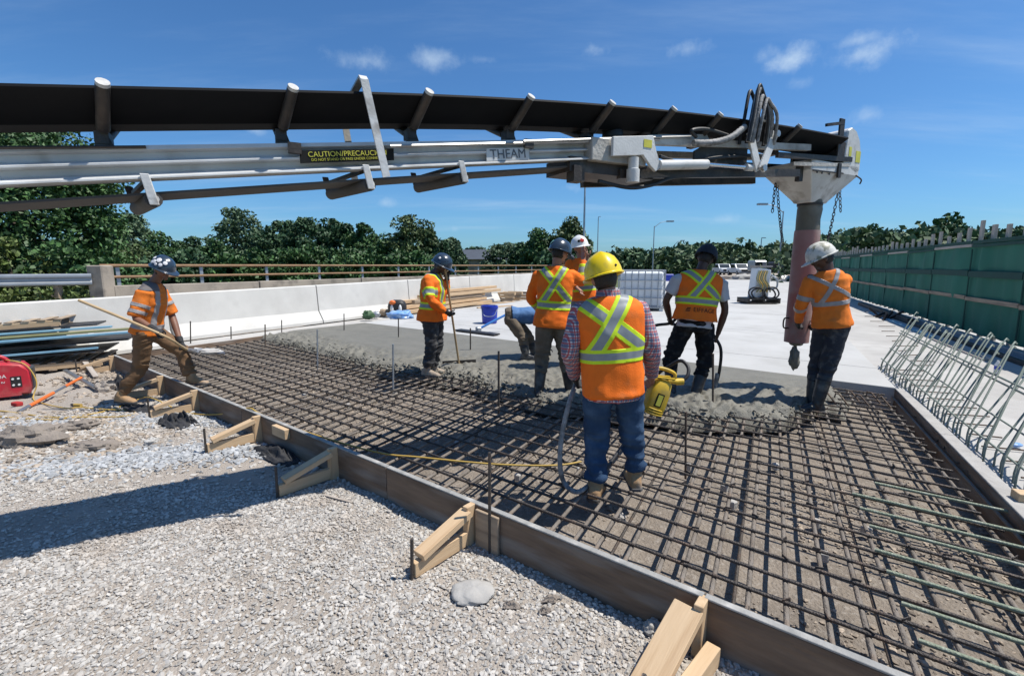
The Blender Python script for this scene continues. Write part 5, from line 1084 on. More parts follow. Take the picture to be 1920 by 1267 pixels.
# intermediate bulk container
tb = pix(1200, 580, TOP); tx = unit([0.97, -0.22, 0]); ty = np.array([-tx[1], tx[0], 0]); 
tote = thing('water_tote', tb, 'white caged bulk water tote on the slab', 'tote')
TW, TD, TH = .72, .55, 1.30
def TQ(a, b, c): return tb + tx * a + ty * b + UP * c
RT = np.stack([tx, ty, UP], 1)
MB().box(TQ(0, 0, .12 + (TH - .16) / 2), (TW * 2 - .08, TD * 2 - .08, TH - .16), RT).build('tank', M['tote'], tote, bevel=.06)
MB().box(TQ(0, 0, .10), (TW * 2, TD * 2, .03), RT).build('base_plate', M['galv'], tote)
for a in (-TW + .08, 0, TW - .08):
    for b in (-TD + .08, TD - .08): MB().box(TQ(a, b, .04), (.12, .12, .09), RT).build('foot', M['white_pl'], tote)
for k in range(8):
    a = -TW + TW * 2 * k / 7
    for b in (-TD, TD): rod('cage_bar', TQ(a, b, .1), TQ(a, b, TH), .017, M['galv'], tote, 6)
for k in range(1, 5):
    b = -TD + TD * 2 * k / 5
    for a in (-TW, TW): rod('cage_bar', TQ(a, b, .1), TQ(a, b, TH), .017, M['galv'], tote, 6)
for z in (.14, .42, .70, .98, 1.30):
    for b in (-TD - .014, TD + .014): rod('cage_rail', TQ(-TW, b, z), TQ(TW, b, z), .017, M['galv'], tote, 6)
    for a in (-TW - .014, TW + .014): rod('cage_rail', TQ(a, -TD, z), TQ(a, TD, z), .017, M['galv'], tote, 6)
# hose machine on a skid
sk0 = pix(1430, 570, TOP)
skd = thing('hose_machine', sk0, 'cream pump unit on a dark skid with coiled black and yellow hoses', 'pump')
MB().box(sk0 + np.array([0, .35, .05]), (1.24, .9, .05)).build('skid_base', M['dark_steel'], skd)
for dx in (-.58, 0, .58): MB().box(sk0 + np.array([dx, .35, .11]), (.08, .9, .12)).build('skid_runner', M['dark_steel'], skd)
MB().box(sk0 + np.array([0, .35, .20]), (1.24, .92, .05)).build('skid_deck', M['black'], skd)
MB().prism([sk0 + np.array([-.30, .15, .22]), sk0 + np.array([.28, .15, .22]), sk0 + np.array([.32, .15, 1.30]), sk0 + np.array([-.22, .15, 1.38])], (0, .5, 0)).build('pump_housing', M['tote'], skd, bevel=.03)
MB().box(sk0 + np.array([.04, .4, 1.42]), (.62, .5, .06)).build('lid', M['wood_grey'], skd)
for k, (dx, dz, r, m) in enumerate(((-.30, .42, .22, 'black'), (-.2, .40, .19, 'black'), (.30, .42, .22, 'black'), (.24, .38, .18, 'black'))):
    c = sk0 + np.array([dx, -.02 + .04 * (k % 2), dz]); MB().tube([c + np.array([r * 1.25 * math.cos(t), .03 * math.sin(3 * t), r * math.sin(t)]) for t in np.linspace(0, 6.283, 25)], .03, 7, caps=False).build('hose_coil', M[m], skd, smooth=60, recalc=False)
for k in range(5):
    x = -.16 + .08 * k; MB().tube(arc([sk0 + np.array([x, .12, 1.25]), sk0 + np.array([x - .12, .02, .95]), sk0 + np.array([x + .03, .0, .70]), sk0 + np.array([x - .10 + .05 * k, .02, .45])], 6), .028, 6).build('draped_hose', M['yellow_cord' if k % 2 else 'green_board'], skd, smooth=60, recalc=False)
MB().tube(arc([sk0 + np.array([.30, .12, 1.1]), sk0 + np.array([.5, .06, .9]), sk0 + np.array([.50, .06, .62]), sk0 + np.array([.25, .1, .55])], 6), .035, 7).build('draped_hose', M['galv'], skd, smooth=60, recalc=False)
# ------------------------------------------------------------------ far vehicles and site clutter
def pickup(u, v, Y, yaw, label, sc=1.0, bed=True):
    p = pix(u, v, y=Y); p[2] = 0.17; c, s = math.cos(yaw), math.sin(yaw); R2 = np.array([[c, -s, 0], [s, c, 0], [0, 0, 1]])
    t = thing('pickup_truck', p, label, 'pickup'); q = lambda a: p + R2 @ np.array(a) * sc
    def rb_(name, rings_, mt, par=t, **k): return MB().rings([np.array([q(a) for a in r_]) for r_ in rings_]).build(name, mt, par, **k)
    prof = [(-2.6, .45), (-2.6, 1.05), (-1.35, 1.12), (-.65, 1.80), (.95, 1.82), (1.15, 1.15), (2.7, 1.12), (2.7, .5)]
    rb_('body', [[(x, y_, z) for x, z in prof] for y_ in (-.95, -.80, .80, .95)], M['car_white'], bevel=.05)
    rb_('windscreen', [[(-1.30, y_, 1.17), (-.72, y_, 1.74), (-.745, y_, 1.755), (-1.325, y_, 1.185)] for y_ in (-.78, .78)], M['glass'])
    for sy in (-1, 1): rb_('side_window', [[(-.95, sy * y_, 1.2), (-.55, sy * y_, 1.7), (.85, sy * y_, 1.7), (.98, sy * y_, 1.2)] for y_ in (.945, .957)], M['glass'])
    rb_('grille', [[(-2.62, y_, .62), (-2.62, y_, .98), (-2.59, y_, .98), (-2.59, y_, .62)] for y_ in (-.62, .62)], M['car_dark']); rb_('bumper', [[(-2.72, y_, .38), (-2.72, y_, .60), (-2.55, y_, .60), (-2.55, y_, .38)] for y_ in (-.95, .95)], M['galv'])
    for sy in (-1, 1):
        rb_('headlight', [[(-2.63, sy * y_, .75), (-2.63, sy * y_, .98), (-2.58, sy * y_, .98), (-2.58, sy * y_, .75)] for y_ in (.66, .92)], M['white_pl'])
        for x in (-1.75, 1.75): w_ = MB().cyl(q((x, sy * .72, .38)), q((x, sy * .97, .38)), .38 * sc, 16).build('wheel', M['black'], t); MB().cyl(q((x, sy * .96, .38)), q((x, sy * .98, .38)), .2 * sc, 10).build('rim', M['galv'], w_)
    return t
pickup(1354, 514, 82, 1.45, 'white pickup right of the grey-tee worker, leftmost of the parked ones'); pickup(1385, 515, 76, 1.5, 'largest white pickup parked nose-on in the middle of the row'); pickup(1402, 510, 92, 1.62, 'white pickup half hidden behind the largest one')
rx = pix(1452, 510, y=70); rx[2] = .17
tr = thing('flatbed_truck', rx, 'dark flatbed truck with red and dark load behind the hose machine', 'truck')
MB().box(rx + np.array([0, 0, .75]), (6.5, 2.2, .35)).build('flatbed', M['dark_steel'], tr); MB().box(rx + np.array([-2.6, 0, 1.5]), (1.8, 2.2, 1.5)).build('cab', M['galv'], tr, bevel=.15); MB().box(rx + np.array([-2.9, -1.12, 1.7]), (1.0, .04, .6)).build('cab_window', M['glass'], tr)
MB().box(rx + np.array([.4, 0, 1.5]), (2.2, 1.8, 1.2)).build('machine_load', M['car_dark'], tr, bevel=.2); MB().box(rx + np.array([1.6, -.3, 1.75]), (1.3, 1.2, 1.1)).build('red_load', M['red_rag'], tr, bevel=.2); MB().ball(rx + np.array([.2, -.5, 2.3]), (.5, .4, .4), 7).build('load_cover', M['tote'], tr)
for x in (-2.4, 1.0, 2.2): MB().cyl(rx + np.array([x, -1.15, .42]), rx + np.array([x, -.85, .42]), .44, 14).build('wheel', M['black'], tr)
for u, Y, w_, m, lb in ((1480, 64, 1.3, 'white_pl', 'white sign board by the light pole behind the pipe'), (1470, 68, .8, 'galv', 'grey sign board left of the white sign board')):
    p = pix(u, 500, y=Y); t = thing('site_sign', (p[0], Y, .16), lb, 'sign'); MB().box((p[0], Y, 1.45), (w_, .05, 1.0)).build('sign_panel', M[m], t)
    for dx in (-.3, .3): MB().box((p[0] + dx, Y + .06, .7), (.07, .06, 1.2)).build('sign_leg', M['galv'], t)
for k, (u, v, r, m, lb) in enumerate(((1400, 519, (1.6, 1.0, .55), 'rock', 'pale heap at the far end of the slab'), (1465, 520, (1.3, .8, .4), 'white_pl', 'white plastic-covered heap beyond the hose machine'), (1490, 516, (1.5, 1, .45), 'dirt', 'brown dirt heap beside the pink pipe'), (1440, 514, (2.5, 1, .5), 'dirt', 'long brown dirt heap behind the hose machine'), (1365, 517, (2.0, .8, .35), 'dirt', 'low brown dirt heap before the parked pickups'), (1300, 512, (2.5, 1, .4), 'dirt', 'low dirt heap left of the parked pickups'))):
    p = pix(u, v, y=52 + k); p[2] = .16; tag(MB().ball(p + np.array([0, 0, .1]), r, 12, fn=lumpy(50 + k, .35)).build('spoil_heap', M[m], smooth=50), lb, 'heap')
p = pix(1252, 516, y=46); tag(MB().box((p[0], 46, .55), (1.0, .6, .7)).build('blue_box', M['blue_pl'], bevel=.05), 'small dark blue box far down the slab', 'box')
# joints of each worker: photo pixel and distance offset from the worker's own distance Y
POSES = {
 'yellow': dict(Y=3.13, head=(1132, 520, .02), neck=(1140, 556, 0), pelvis=(1148, 712, -.02), ls=(1090, 580, .0), rs=(1198, 580, .0), le=(1068, 655, -.04), re=(1222, 655, -.02), lw=(1078, 706, .17), rw=(1222, 705, .24),
        lhip=(1121, 716, 0), rhip=(1177, 716, 0), lk=(1119, 818, .06), rk=(1184, 812, .07), la=(1116, 910, .0), ra=(1190, 890, .08), lt=(.35, .9), rt=(.05, 1)),
 'shovel': dict(Y=5.85, head=(305, 504, 0), neck=(289, 530, 0), pelvis=(276, 622, 0), rs=(270, 548, -.17), ls=(300, 546, .17), re=(252, 596, -.27), le=(322, 590, .24), rw=(288, 617, -.33), lw=(338, 640, .12),
        rhip=(268, 625, -.09), lhip=(288, 625, .09), rk=(264, 686, -.05), lk=(338, 655, .14), ra=(226, 741, -.14), la=(360, 707, .13), lt=(.95, -.1), rt=(.9, -.2)),
 'rake': dict(Y=6.70, head=(828, 497, 0), neck=(813, 513, 0), pelvis=(811, 592, 0), rs=(803, 523, -.17), ls=(816, 523, .17), re=(806, 562, -.28), le=(836, 550, .24), rw=(836, 584, -.14), lw=(838, 522, .12),
        rhip=(806, 595, -.09), lhip=(816, 595, .09), rk=(810, 646, -.09), lk=(819, 645, .09), ra=(800, 693, -.08), la=(812, 690, .07), lt=(.95, .1), rt=(.92, -.35)),
 'raised': dict(Y=5.58, head=(1050, 474, .03), neck=(1044, 499, 0), pelvis=(1036, 600, 0), ls=(1009, 516, .03), rs=(1071, 516, .0), le=(994, 558, .12), re=(1092, 530, .13), lw=(1016, 585, .28), rw=(1094, 487, .24),
        lhip=(1022, 605, 0), rhip=(1052, 605, 0), lk=(1017, 668, .08), rk=(1060, 665, .05), la=(1010, 733, .0), ra=(1068, 730, .06), lt=(.1, 1), rt=(.3, .95)),
 'white': dict(Y=6.95, head=(1087, 463, 0), neck=(1090, 483, 0), pelvis=(1095, 558, 0), rs=(1068, 494, .0), ls=(1114, 492, .0), re=(1064, 527, -.1), le=(1117, 520, -.16), rw=(1082, 540, -.25), lw=(1102, 486, -.20),
        rhip=(1084, 562, 0), lhip=(1108, 562, 0), rk=(1082, 620, -.05), lk=(1110, 620, -.02), ra=(1080, 677, 0), la=(1112, 676, .0), lt=(.2, -1), rt=(-.2, -1)),
 'bend': dict(Y=7.55, head=(1034, 605, .05), neck=(1014, 590, .03), pelvis=(957, 592, 0), rs=(1010, 594, -.17), ls=(1010, 586, .18), re=(1020, 625, -.15), le=(1022, 620, .2), rw=(1024, 652, -.05), lw=(1026, 650, .15),
        rhip=(956, 600, -.09), lhip=(958, 597, .09), rk=(981, 634, -.13), lk=(990, 630, .12), ra=(985, 664, -.18), la=(1002, 660, .1), lt=(.95, .2), rt=(.95, -.1)),
 'vib': dict(Y=5.46, head=(1323, 484, .07), neck=(1314, 508, .02), pelvis=(1302, 606, -.04), ls=(1272, 523, .0), rs=(1350, 530, .0), le=(1248, 564, .03), re=(1360, 582, -.02), lw=(1256, 598, .2), rw=(1346, 626, .08),
        lhip=(1284, 612, 0), rhip=(1320, 612, 0), lk=(1257, 670, .07), rk=(1322, 678, .03), la=(1258, 730, .02), ra=(1304, 738, -.05), lt=(-.3, .95), rt=(-.05, 1)),
 'pipe': dict(Y=5.08, head=(1541, 483, .02), neck=(1552, 506, 0), pelvis=(1560, 606, 0), ls=(1520, 524, .05), rs=(1583, 524, .0), le=(1502, 572, .12), re=(1572, 575, .20), lw=(1497, 603, .36), rw=(1541, 603, .36),
        lhip=(1546, 612, .07), rhip=(1575, 612, -.05), lk=(1531, 684, .12), rk=(1553, 684, -.05), la=(1522, 757, .05), ra=(1532, 757, -.08), lt=(-.9, .25), rt=(-.85, .2)),
}
# ------------------------------------------------------------------ people
def ring(c, ua, ub, a, b, n=18, e=2.3):
    t = np.linspace(0, 2 * math.pi, n, endpoint=False); ct, st = np.cos(t), np.sin(t)
    x = np.sign(ct) * np.abs(ct) ** (2 / e) * a; y = np.sign(st) * np.abs(st) ** (2 / e) * b
    return np.asarray(c) + x[:, None] * ua + y[:, None] * ub
def remesh(mb, voxel, it=4, fac=0.5):
    me = bpy.data.meshes.new('tmp'); me.from_pydata(np.concatenate(mb.v).tolist(), [], mb.f)
    bm = bmesh.new(); bm.from_mesh(me); bmesh.ops.recalc_face_normals(bm, faces=bm.faces); bm.to_mesh(me); bm.free()
    o = bpy.data.objects.new('tmp', me); COL.objects.link(o)
    r = o.modifiers.new('r', 'REMESH'); r.mode = 'VOXEL'; r.voxel_size = voxel
    s = o.modifiers.new('s', 'SMOOTH'); s.factor = fac; s.iterations = it
    dg = bpy.context.evaluated_depsgraph_get(); m2 = bpy.data.meshes.new_from_object(o.evaluated_get(dg))
    bpy.data.objects.remove(o); bpy.data.meshes.remove(me); return m2
def place(me, name, mt, parent, wr=None, zs=None):
    """wr: (amplitude, frequency vector, seed) of cloth folds pushed along the normals"""
    n = len(me.vertices); co = np.empty(n * 3, np.float32); me.vertices.foreach_get('co', co); co = co.reshape(-1, 3).astype(float)
    if wr:
        no = np.empty(n * 3, np.float32); me.vertex_normals.foreach_get('vector', no); no = no.reshape(-1, 3)
        amp, fq, sd_ = wr; q = co * np.asarray(fq)
        q = q + 0.6 * np.stack([vnoise(co * 5, sd_ + 7), vnoise(co * 5, sd_ + 8), vnoise(co * 5, sd_ + 9)], 1)
        h = (1 - 2 * np.abs(vnoise(q, sd_))) * .6 + .4 * vnoise(q * 2.1, sd_ + 1)
        if zs is not None: amp = amp * (.55 + sum(1.3 * np.exp(-(np.linalg.norm(co - z_, axis=1) / .11) ** 2) for z_ in zs))
        co = co + no * (amp * h)[:, None]
    org = np.array(wm(parent).translation); me.vertices.foreach_set('co', (co - org).astype(np.float32).ravel())
    me.materials.clear(); me.materials.append(mt); me.polygons.foreach_set('material_index', np.zeros(len(me.polygons), np.int32)); me.polygons.foreach_set('use_smooth', np.ones(len(me.polygons), bool)); me.update(); me.name = name
    return link(bpy.data.objects.new(name, me), parent, Matrix.Translation(Vector(org)))
def limb(mb, a, b, c, r, n=14, bulge=0.0):
    """two-bone limb; r = radii at root, mid upper, joint, mid lower, end"""
    a, b, c = map(np.asarray, (a, b, c)); j1 = b + unit(a - b) * .03; j2 = b + unit(c - b) * .03
    mb.tube([a, (a + b) / 2, j1, j2, b + (c - b) * .4, c], [r[0], r[1], r[2], r[2], r[3], r[4]], n)
def hand(mb, w, d, pn, curl, side, k=1.0):
    d = unit(d); pn = unit(np.asarray(pn, float) - d * np.dot(pn, d)); wd = np.cross(d, pn) * side
    mb.rings([ring(w + d * x * k, wd, pn, a * k, b * k, 12) for x, a, b in ((-.02, .028, .022), (.02, .034, .020), (.06, .042, .017), (.092, .040, .014))])
    for i_, (o_, L_) in enumerate(((.031, .072), (.0105, .082), (-.0105, .078), (-.031, .062))):
        p = w + d * .088 * k + wd * o_ * k; pts = [p - d * .02]; dd = d.copy(); ax = np.cross(dd, pn)
        for fr in (.45, .30, .25):
            dd = dd * math.cos(curl) + pn * math.sin(curl) if fr > .4 else unit(dd * math.cos(curl) + unit(np.cross(ax, dd) * -1) * math.sin(curl))
            dd = unit(dd); pts.append(pts[-1] + dd * (L_ * fr + (.02 if fr > .4 else 0)) * k)
        mb.tube(pts, [.0095 * k, .0092 * k, .0085 * k, .007 * k], 8)
    t0 = w + d * .03 * k + wd * .032 * k; t1 = t0 + (wd * .8 + d * .5 + pn * .5) * .035 * k; t2 = t1 + unit(d * .8 + pn * (.3 + curl * .5) + wd * .2) * .03 * k; t3 = t2 + unit(d * .7 + pn * (.5 + curl * .6) - wd * .1) * .024 * k
    mb.tube([t0 - wd * .01, t1, t2, t3], [.013 * k, .0115 * k, .0105 * k, .008 * k], 8)
SUBTAPE = 0.55
def tapes(gar, T, stripes, parent, lime, silver, extra=None, off=0.0035):
    O_, r_, f_, u_ = T; bm = bmesh.new(); bm.from_mesh(gar.data); org = np.array(wm(gar).translation)
    def cut(co, no): bmesh.ops.bisect_plane(bm, geom=bm.verts[:] + bm.edges[:] + bm.faces[:], plane_co=Vector(co - org), plane_no=Vector(no), dist=1e-5)
    for s in stripes:
        k = s[0]
        if k == 'band':
            _, z0, z1, sub = s; m_ = (z1 - z0) * (1 - sub) / 2
            for z in {z0, z1, z0 + m_, z1 - m_}: cut(O_ + u_ * z, u_)
        elif k == 'diag':
            _, x0, z0, x1, z1, hw, side, zl, zh, sub = s; t = unit([x1 - x0, z1 - z0]); nn = r_ * -t[1] + u_ * t[0]
            for q in {hw, -hw, hw * sub, -hw * sub}: cut(O_ + r_ * x0 + u_ * z0 + nn * q, nn)
            for z in (zl, zh): cut(O_ + u_ * z, u_)
        elif k == 'arm':
            _, a, b, t0, t1, sub = s; d = b - a; m_ = (t1 - t0) * (1 - sub) / 2
            for q in {t0, t1, t0 + m_, t1 - m_}: cut(a + d * q, unit(d))
        elif k == 'patch':
            _, x0, x1, z0, z1, side = s
            for x in (x0, x1): cut(O_ + r_ * x, r_)
            for z in (z0, z1): cut(O_ + u_ * z, u_)
    keep = []; idx = []
    for f in bm.faces:
        c = np.array(f.calc_center_median()) + org; l = c - O_; x, y, z = l @ r_, l @ f_, l @ u_; mt = -1
        for s in stripes:
            k = s[0]
            if k == 'band':
                _, z0, z1, sub = s
                if z0 < z < z1 and (extra is None or extra(c)):
                    h = abs(z - (z0 + z1) / 2) / ((z1 - z0) / 2); mt = 1 if h < sub else 0
            elif k == 'diag':
                _, x0, z0, x1, z1, hw, side, zl, zh, sub = s; t = unit([x1 - x0, z1 - z0]); dd = abs((x - x0) * -t[1] + (z - z0) * t[0])
                if dd < hw and zl < z < zh and y * side > 0 and (extra is None or extra(c)): mt = 1 if dd < hw * sub else 0
            elif k == 'arm':
                _, a, b, t0, t1, sub = s; d = b - a; L_ = np.linalg.norm(d); tt = (c - a) @ d / L_ ** 2; rad = np.linalg.norm(c - a - d * tt)
                if t0 < tt < t1 and rad < .115: mt = 1 if abs(tt - (t0 + t1) / 2) < (t1 - t0) / 2 * sub else max(mt, 0)
            elif k == 'patch':
                _, x0, x1, z0, z1, side = s
                if x0 < x < x1 and z0 < z < z1 and (side == 0 or y * side > 0): mt = max(mt, 0)
        if mt >= 0: keep.append(f); f.material_index = mt
    ks = set(keep); bmesh.ops.delete(bm, geom=[f for f in bm.faces if f not in ks], context='FACES')
    bm.normal_update()
    for v in bm.verts: v.co += v.normal * off
    me = bpy.data.meshes.new('reflective_tape'); me.materials.append(lime); me.materials.append(silver); bm.to_mesh(me); bm.free()
    if len(me.polygons) == 0: return None
    o = bpy.data.objects.new('reflective_tape', me); link(o, gar, Matrix.Translation(Vector(org)))
    sd_ = o.modifiers.new('thick', 'SOLIDIFY'); sd_.thickness = .003; sd_.offset = -1
    return o
def hard_hat(C, hr, hf, hu, mt, parent, k=1.0, peak=.05, rimw=.012, cap=False, ridge=True):
    c = C + hu * .028 * k; prof = [(.06, .132), (.30, .128), (.55, .113), (.76, .088), (.90, .052), (.975, .018), (1.0, -.012), (1.0 + (0 if cap else 1), -.018), (1.0 + (0 if cap else 1), -.026), (.98, -.022), (.93, .0)]
    R = []; n = 32
    for pr, z in prof:
        brim = pr > 1.5; s = min(pr, 1.0); pts = []
        for t in np.linspace(0, 2 * math.pi, n, endpoint=False):
            x, y = math.cos(t), math.sin(t); ex = 0
            if brim: ex = rimw + peak * max(0, y) ** 2.5
            rx, ry = .122 * s + ex * .8, .146 * s + ex
            zz = z + (.009 * math.exp(-(x * s / .16) ** 2) if ridge and not brim and z > .03 else 0) - (.012 * max(0, y) ** 2 if brim else 0)
            pts.append(c + hr * x * rx * k + hf * y * ry * k + hu * zz * k)
        R.append(np.array(pts))
    o = MB().rings(R).build('cap' if cap else 'hard_hat', mt, parent, smooth=50)
    return o, c
def person(key, label, skin, top, legs, boots, hat, look=None, head_up=None, gloves=(None, None), grip=(1.0, 1.0), hands_n=None, top_kind='long', vest=None, tape=None, tape_m=('lime', 'silver'), sleeve=None, boot_kind='work', k=1.0, girth=1.0, hem=-.10, vest_hem=-.06, flare=0.0, peak=.05, cap=False, eyes=True, arm_bare=None, fold=.008, hand_d=None):
    D = POSES[key]; J = {a: pix(v[0], v[1], y=D['Y'] + v[2]) for a, v in D.items() if a not in ('Y', 'lt', 'rt')}
    base = np.array([J['pelvis'][0], D['Y'], min(J['la'][2], J['ra'][2]) - .09])
    P = thing('person', base, label, 'person', 'workers on the pour')
    up = unit(J['neck'] - J['pelvis']); rr = unit(J['rs'] - J['ls']); rr = unit(rr - up * (rr @ up)); ff = np.cross(up, rr)
    hx = unit(J['rhip'] - J['lhip']); Lt = np.linalg.norm(J['neck'] - J['pelvis'])
    def trings(spec, gi=0.0):
        out = []
        for t, a, b, fo in spec:
            ax = unit(hx * (1 - min(max(t, 0), 1)) + rr * min(max(t, 0), 1)); ax = unit(ax - up * (ax @ up)); fx = np.cross(up, ax)
            out.append(ring(J['pelvis'] + up * Lt * t + fx * fo, ax, fx, (a + gi) * k * girth, (b + gi) * k * girth, 20, 2.4))
        return out
    # body: one continuous surface
    mb = MB()
    mb.rings(trings([(-.14, .10, .09, 0), (0, .150, .105, -.01), (.28, .128, .095, 0), (.6, .152, .112, .005), (.82, .150, .095, 0), (.94, .11, .07, -.005), (1.0, .06, .055, -.005)]))
    hu = unit(head_up if head_up is not None else (J['head'] - J['neck'])); hf = unit(look if look is not None else ff); hf = unit(hf - hu * (hf @ hu)); hr = np.cross(hf, hu)
    C = J['head']; RH = np.stack([hr, hf, hu], 1)
    def skull(V):
        V = V.copy(); lo = np.clip(-V[:, 2], 0, 1); V[:, 0] *= 1 - .30 * lo ** 1.6; V[:, 1] *= np.where(V[:, 1] < 0, 1 - .30 * lo ** 1.3, 1 - .06 * lo); return V
    mb.ball(C, (.076 * k, .097 * k, .118 * k), 12, R=RH, fn=skull)
    hq = lambda a, b, c: C + hr * a * k + hf * b * k + hu * c * k
    for q, rd in (((0, .100, -.018), (.014, .022, .027)), ((0, .080, .030), (.052, .020, .014)), ((0, .088, -.064), (.026, .014, .013)), ((0, .072, -.096), (.030, .026, .022)), ((.040, .070, -.025), (.020, .018, .02)), ((-.040, .070, -.025), (.020, .018, .02)), ((.077, -.008, -.012), (.012, .022, .033)), ((-.077, -.008, -.012), (.012, .022, .033))):
        mb.ball(hq(*q), np.array(rd) * k, 6, R=RH)
    mb.tube([J['neck'] - up * .08, J['neck'], C - hu * .07 * k - hf * .02], [.066 * k, .058 * k, .055 * k], 12)
    for s, e, w_ in (('ls', 'le', 'lw'), ('rs', 're', 'rw')):
        mb.ball(J[s], .058 * k, 7); limb(mb, J[s], J[e], J[w_], np.array([.052, .048, .040, .041, .028]) * k)
    for h, kn, a in (('lhip', 'lk', 'la'), ('rhip', 'rk', 'ra')): limb(mb, J[h], J[kn], J[a], np.array([.082, .075, .056, .054, .040]) * k)
    hn = hands_n or ((rr, -rr)); gm = [None, None]; hd = hand_d or (None, None)
    for i_, (e, w_, sd_) in enumerate((('le', 'lw', -1), ('re', 'rw', 1))):
        tgt = mb
        if gloves[i_]: gm[i_] = MB(); tgt = gm[i_]
        d_ = hd[i_] if hd[i_] is not None else J[w_] - J[e]
        hand(tgt, J[w_] + unit(J[w_] - J[e]) * .01, d_, hn[i_], grip[i_], sd_, (1.06 if gloves[i_] else 1.0) * k)
        if gloves[i_]: tgt.tube([J[w_] - unit(J[w_] - J[e]) * .06, J[w_] + unit(J[w_] - J[e]) * .02], [.042 * k, .036 * k], 12)
    body = place(remesh(mb, .0085, 3), 'body', M[skin], P)
    for g_, nm in zip(gm, gloves):
        if g_ is not None: place(remesh(g_, .0075, 2), 'glove', M[nm], P)
    hairm = MB().ball(C - hf * .006 * k + hu * .004, (.081 * k, .101 * k, .112 * k), 12, R=RH, fn=lambda V: np.where((V[:, 1:2] > .05) & (V[:, 2:3] < .45) | (V[:, 2:3] < -.80), V * .86, V)); hairm.build('hair', M['hair'], P, smooth=60)
    if eyes:
        for sx in (-1, 1):
            ey = MB().ball(hq(sx * .031, .0835, .008), .0115 * k, 6).build('eye', M['white_pl'], P, smooth=60); MB().ball(hq(sx * .031, .0925, .008), .0055 * k, 5).build('pupil', M['hair'], ey, smooth=60)
            MB().ball(hq(sx * .033, .095, .030), np.array((.018, .006, .005)) * k, 5, R=RH).build('eyebrow', M['hair'], P, smooth=60)
    # trousers
    tb = MB(); tb.rings(trings([(-.16, .135, .115, 0), (-.06, .160, .122, -.01), (.02, .168, .125, -.012), (.08, .150, .108, 0), (.12, .135, .095, 0)], .002))
    rub = boot_kind == 'rubber'
    for h, kn, a in (('lhip', 'lk', 'la'), ('rhip', 'rk', 'ra')):
        end = J[a] + unit(J[kn] - J[a]) * .07 if not rub else J[kn] + (J[a] - J[kn]) * .45
        limb(tb, J[h] + up * .02, J[kn], end, np.array([.103, .096, .080, .070, .066 if not rub else .07]) * k * (1 + (girth - 1) * .5))
        tb.ball(J[h] - hx * 0, .098 * k, 7)
        if not rub: d_ = unit(J[kn] - J[a]); tb.tube([J[a] + d_ * .14, J[a] + d_ * .09, J[a] + d_ * .05], [.066 * k, .070 * k, .072 * k], 14)
    place(remesh(tb, .011, 4), 'trousers', M[legs], P, (fold * 1.75, (7, 7, 19), len(key) * 3), [J['lk'], J['rk'], J['la'], J['ra'], J['lk'] * .4 + J['la'] * .6, J['rk'] * .4 + J['ra'] * .6])
    # boots
    for a, kn, td in (('la', 'lk', D['lt']), ('ra', 'rk', D['rt'])):
        fd = unit(np.array([td[0], td[1], 0])); sd2 = np.array([fd[1], -fd[0], 0]); g0 = J[a] - UP * .09 * k; bm_ = MB(); x1 = unit(J[kn] - J[a])
        secs = [(-.075, .030, .07), (-.055, .040, .105), (0, .043, .115), (.06, .044, .095), (.12, .048, .072), (.17, .046, .060), (.205, .034, .045), (.22, .018, .03)]
        R = []
        for x, hw, h in secs:
            cs = [(-hw, .012), (-hw, h * .55), (-hw * .72, h * .92), (0, h), (hw * .72, h * .92), (hw, h * .55), (hw, .012), (0, .008)]
            R.append(np.array([g0 + fd * x * k + sd2 * y_ * k + UP * z * k for y_, z in cs]))
        bm_.rings(R)
        if rub: sh_ = J[kn] - x1 * .11; bm_.tube([g0 + UP * .05 - fd * .01, J[a], J[a] + (sh_ - J[a]) * .5, sh_], [.050 * k, .056 * k, .068 * k, .074 * k], 14)
        else: bm_.tube([g0 + UP * .05, J[a], J[a] + x1 * .10], [.050 * k, .052 * k, .056 * k], 14)
        bo_m = place(remesh(bm_, .009, 2), 'boot', M[boots], P, (.003, (14, 14, 22), 5))
        sp = [(-.082, .03), (-.06, .046), (0, .045), (.06, .043), (.12, .052), (.18, .048), (.215, .034), (.232, .012)]
        poly = [g0 + fd * x * k + sd2 * y_ * k for x, y_ in sp] + [g0 + fd * x * k - sd2 * y_ * k for x, y_ in sp[::-1]]
        MB().prism(poly, (0, 0, .024)).build('sole', M['sole'], bo_m, bevel=.004)
    # top
    sb = MB(); sh = [(hem, .186, .152, -.006), (.03, .182, .144, -.004), (.28, .155, .118, .004), (.6, .176, .130, .006), (.82, .172, .115, 0), (.94, .125, .085, -.004), (1.0, .078, .072, -.004)]
    sb.rings(trings(sh, -.016 if vest else .006))
    for s, e, w_ in (('ls', 'le', 'lw'), ('rs', 're', 'rw')):
        sb.ball(J[s] - UP * .01, .070 * k, 8)
        if top_kind == 'long': end = J[w_] - unit(J[w_] - J[e]) * .015; limb(sb, J[s], J[e], end, np.array([.072, .066, .060, .056, .044]) * k)
        else: q = J[s] + (J[e] - J[s]) * (.96 if top_kind == 'elbow' else .66); sb.tube([J[s], (J[s] + q) / 2, q], [.080 * k, .078 * k, .076 * k], 14)
    shirt = place(remesh(sb, .011, 4), 'shirt', M[top], P, (fold, (9, 9, 12), 20 + len(key)))
    O_ = J['pelvis'].copy(); T = (O_, rr, ff, up); gar = shirt
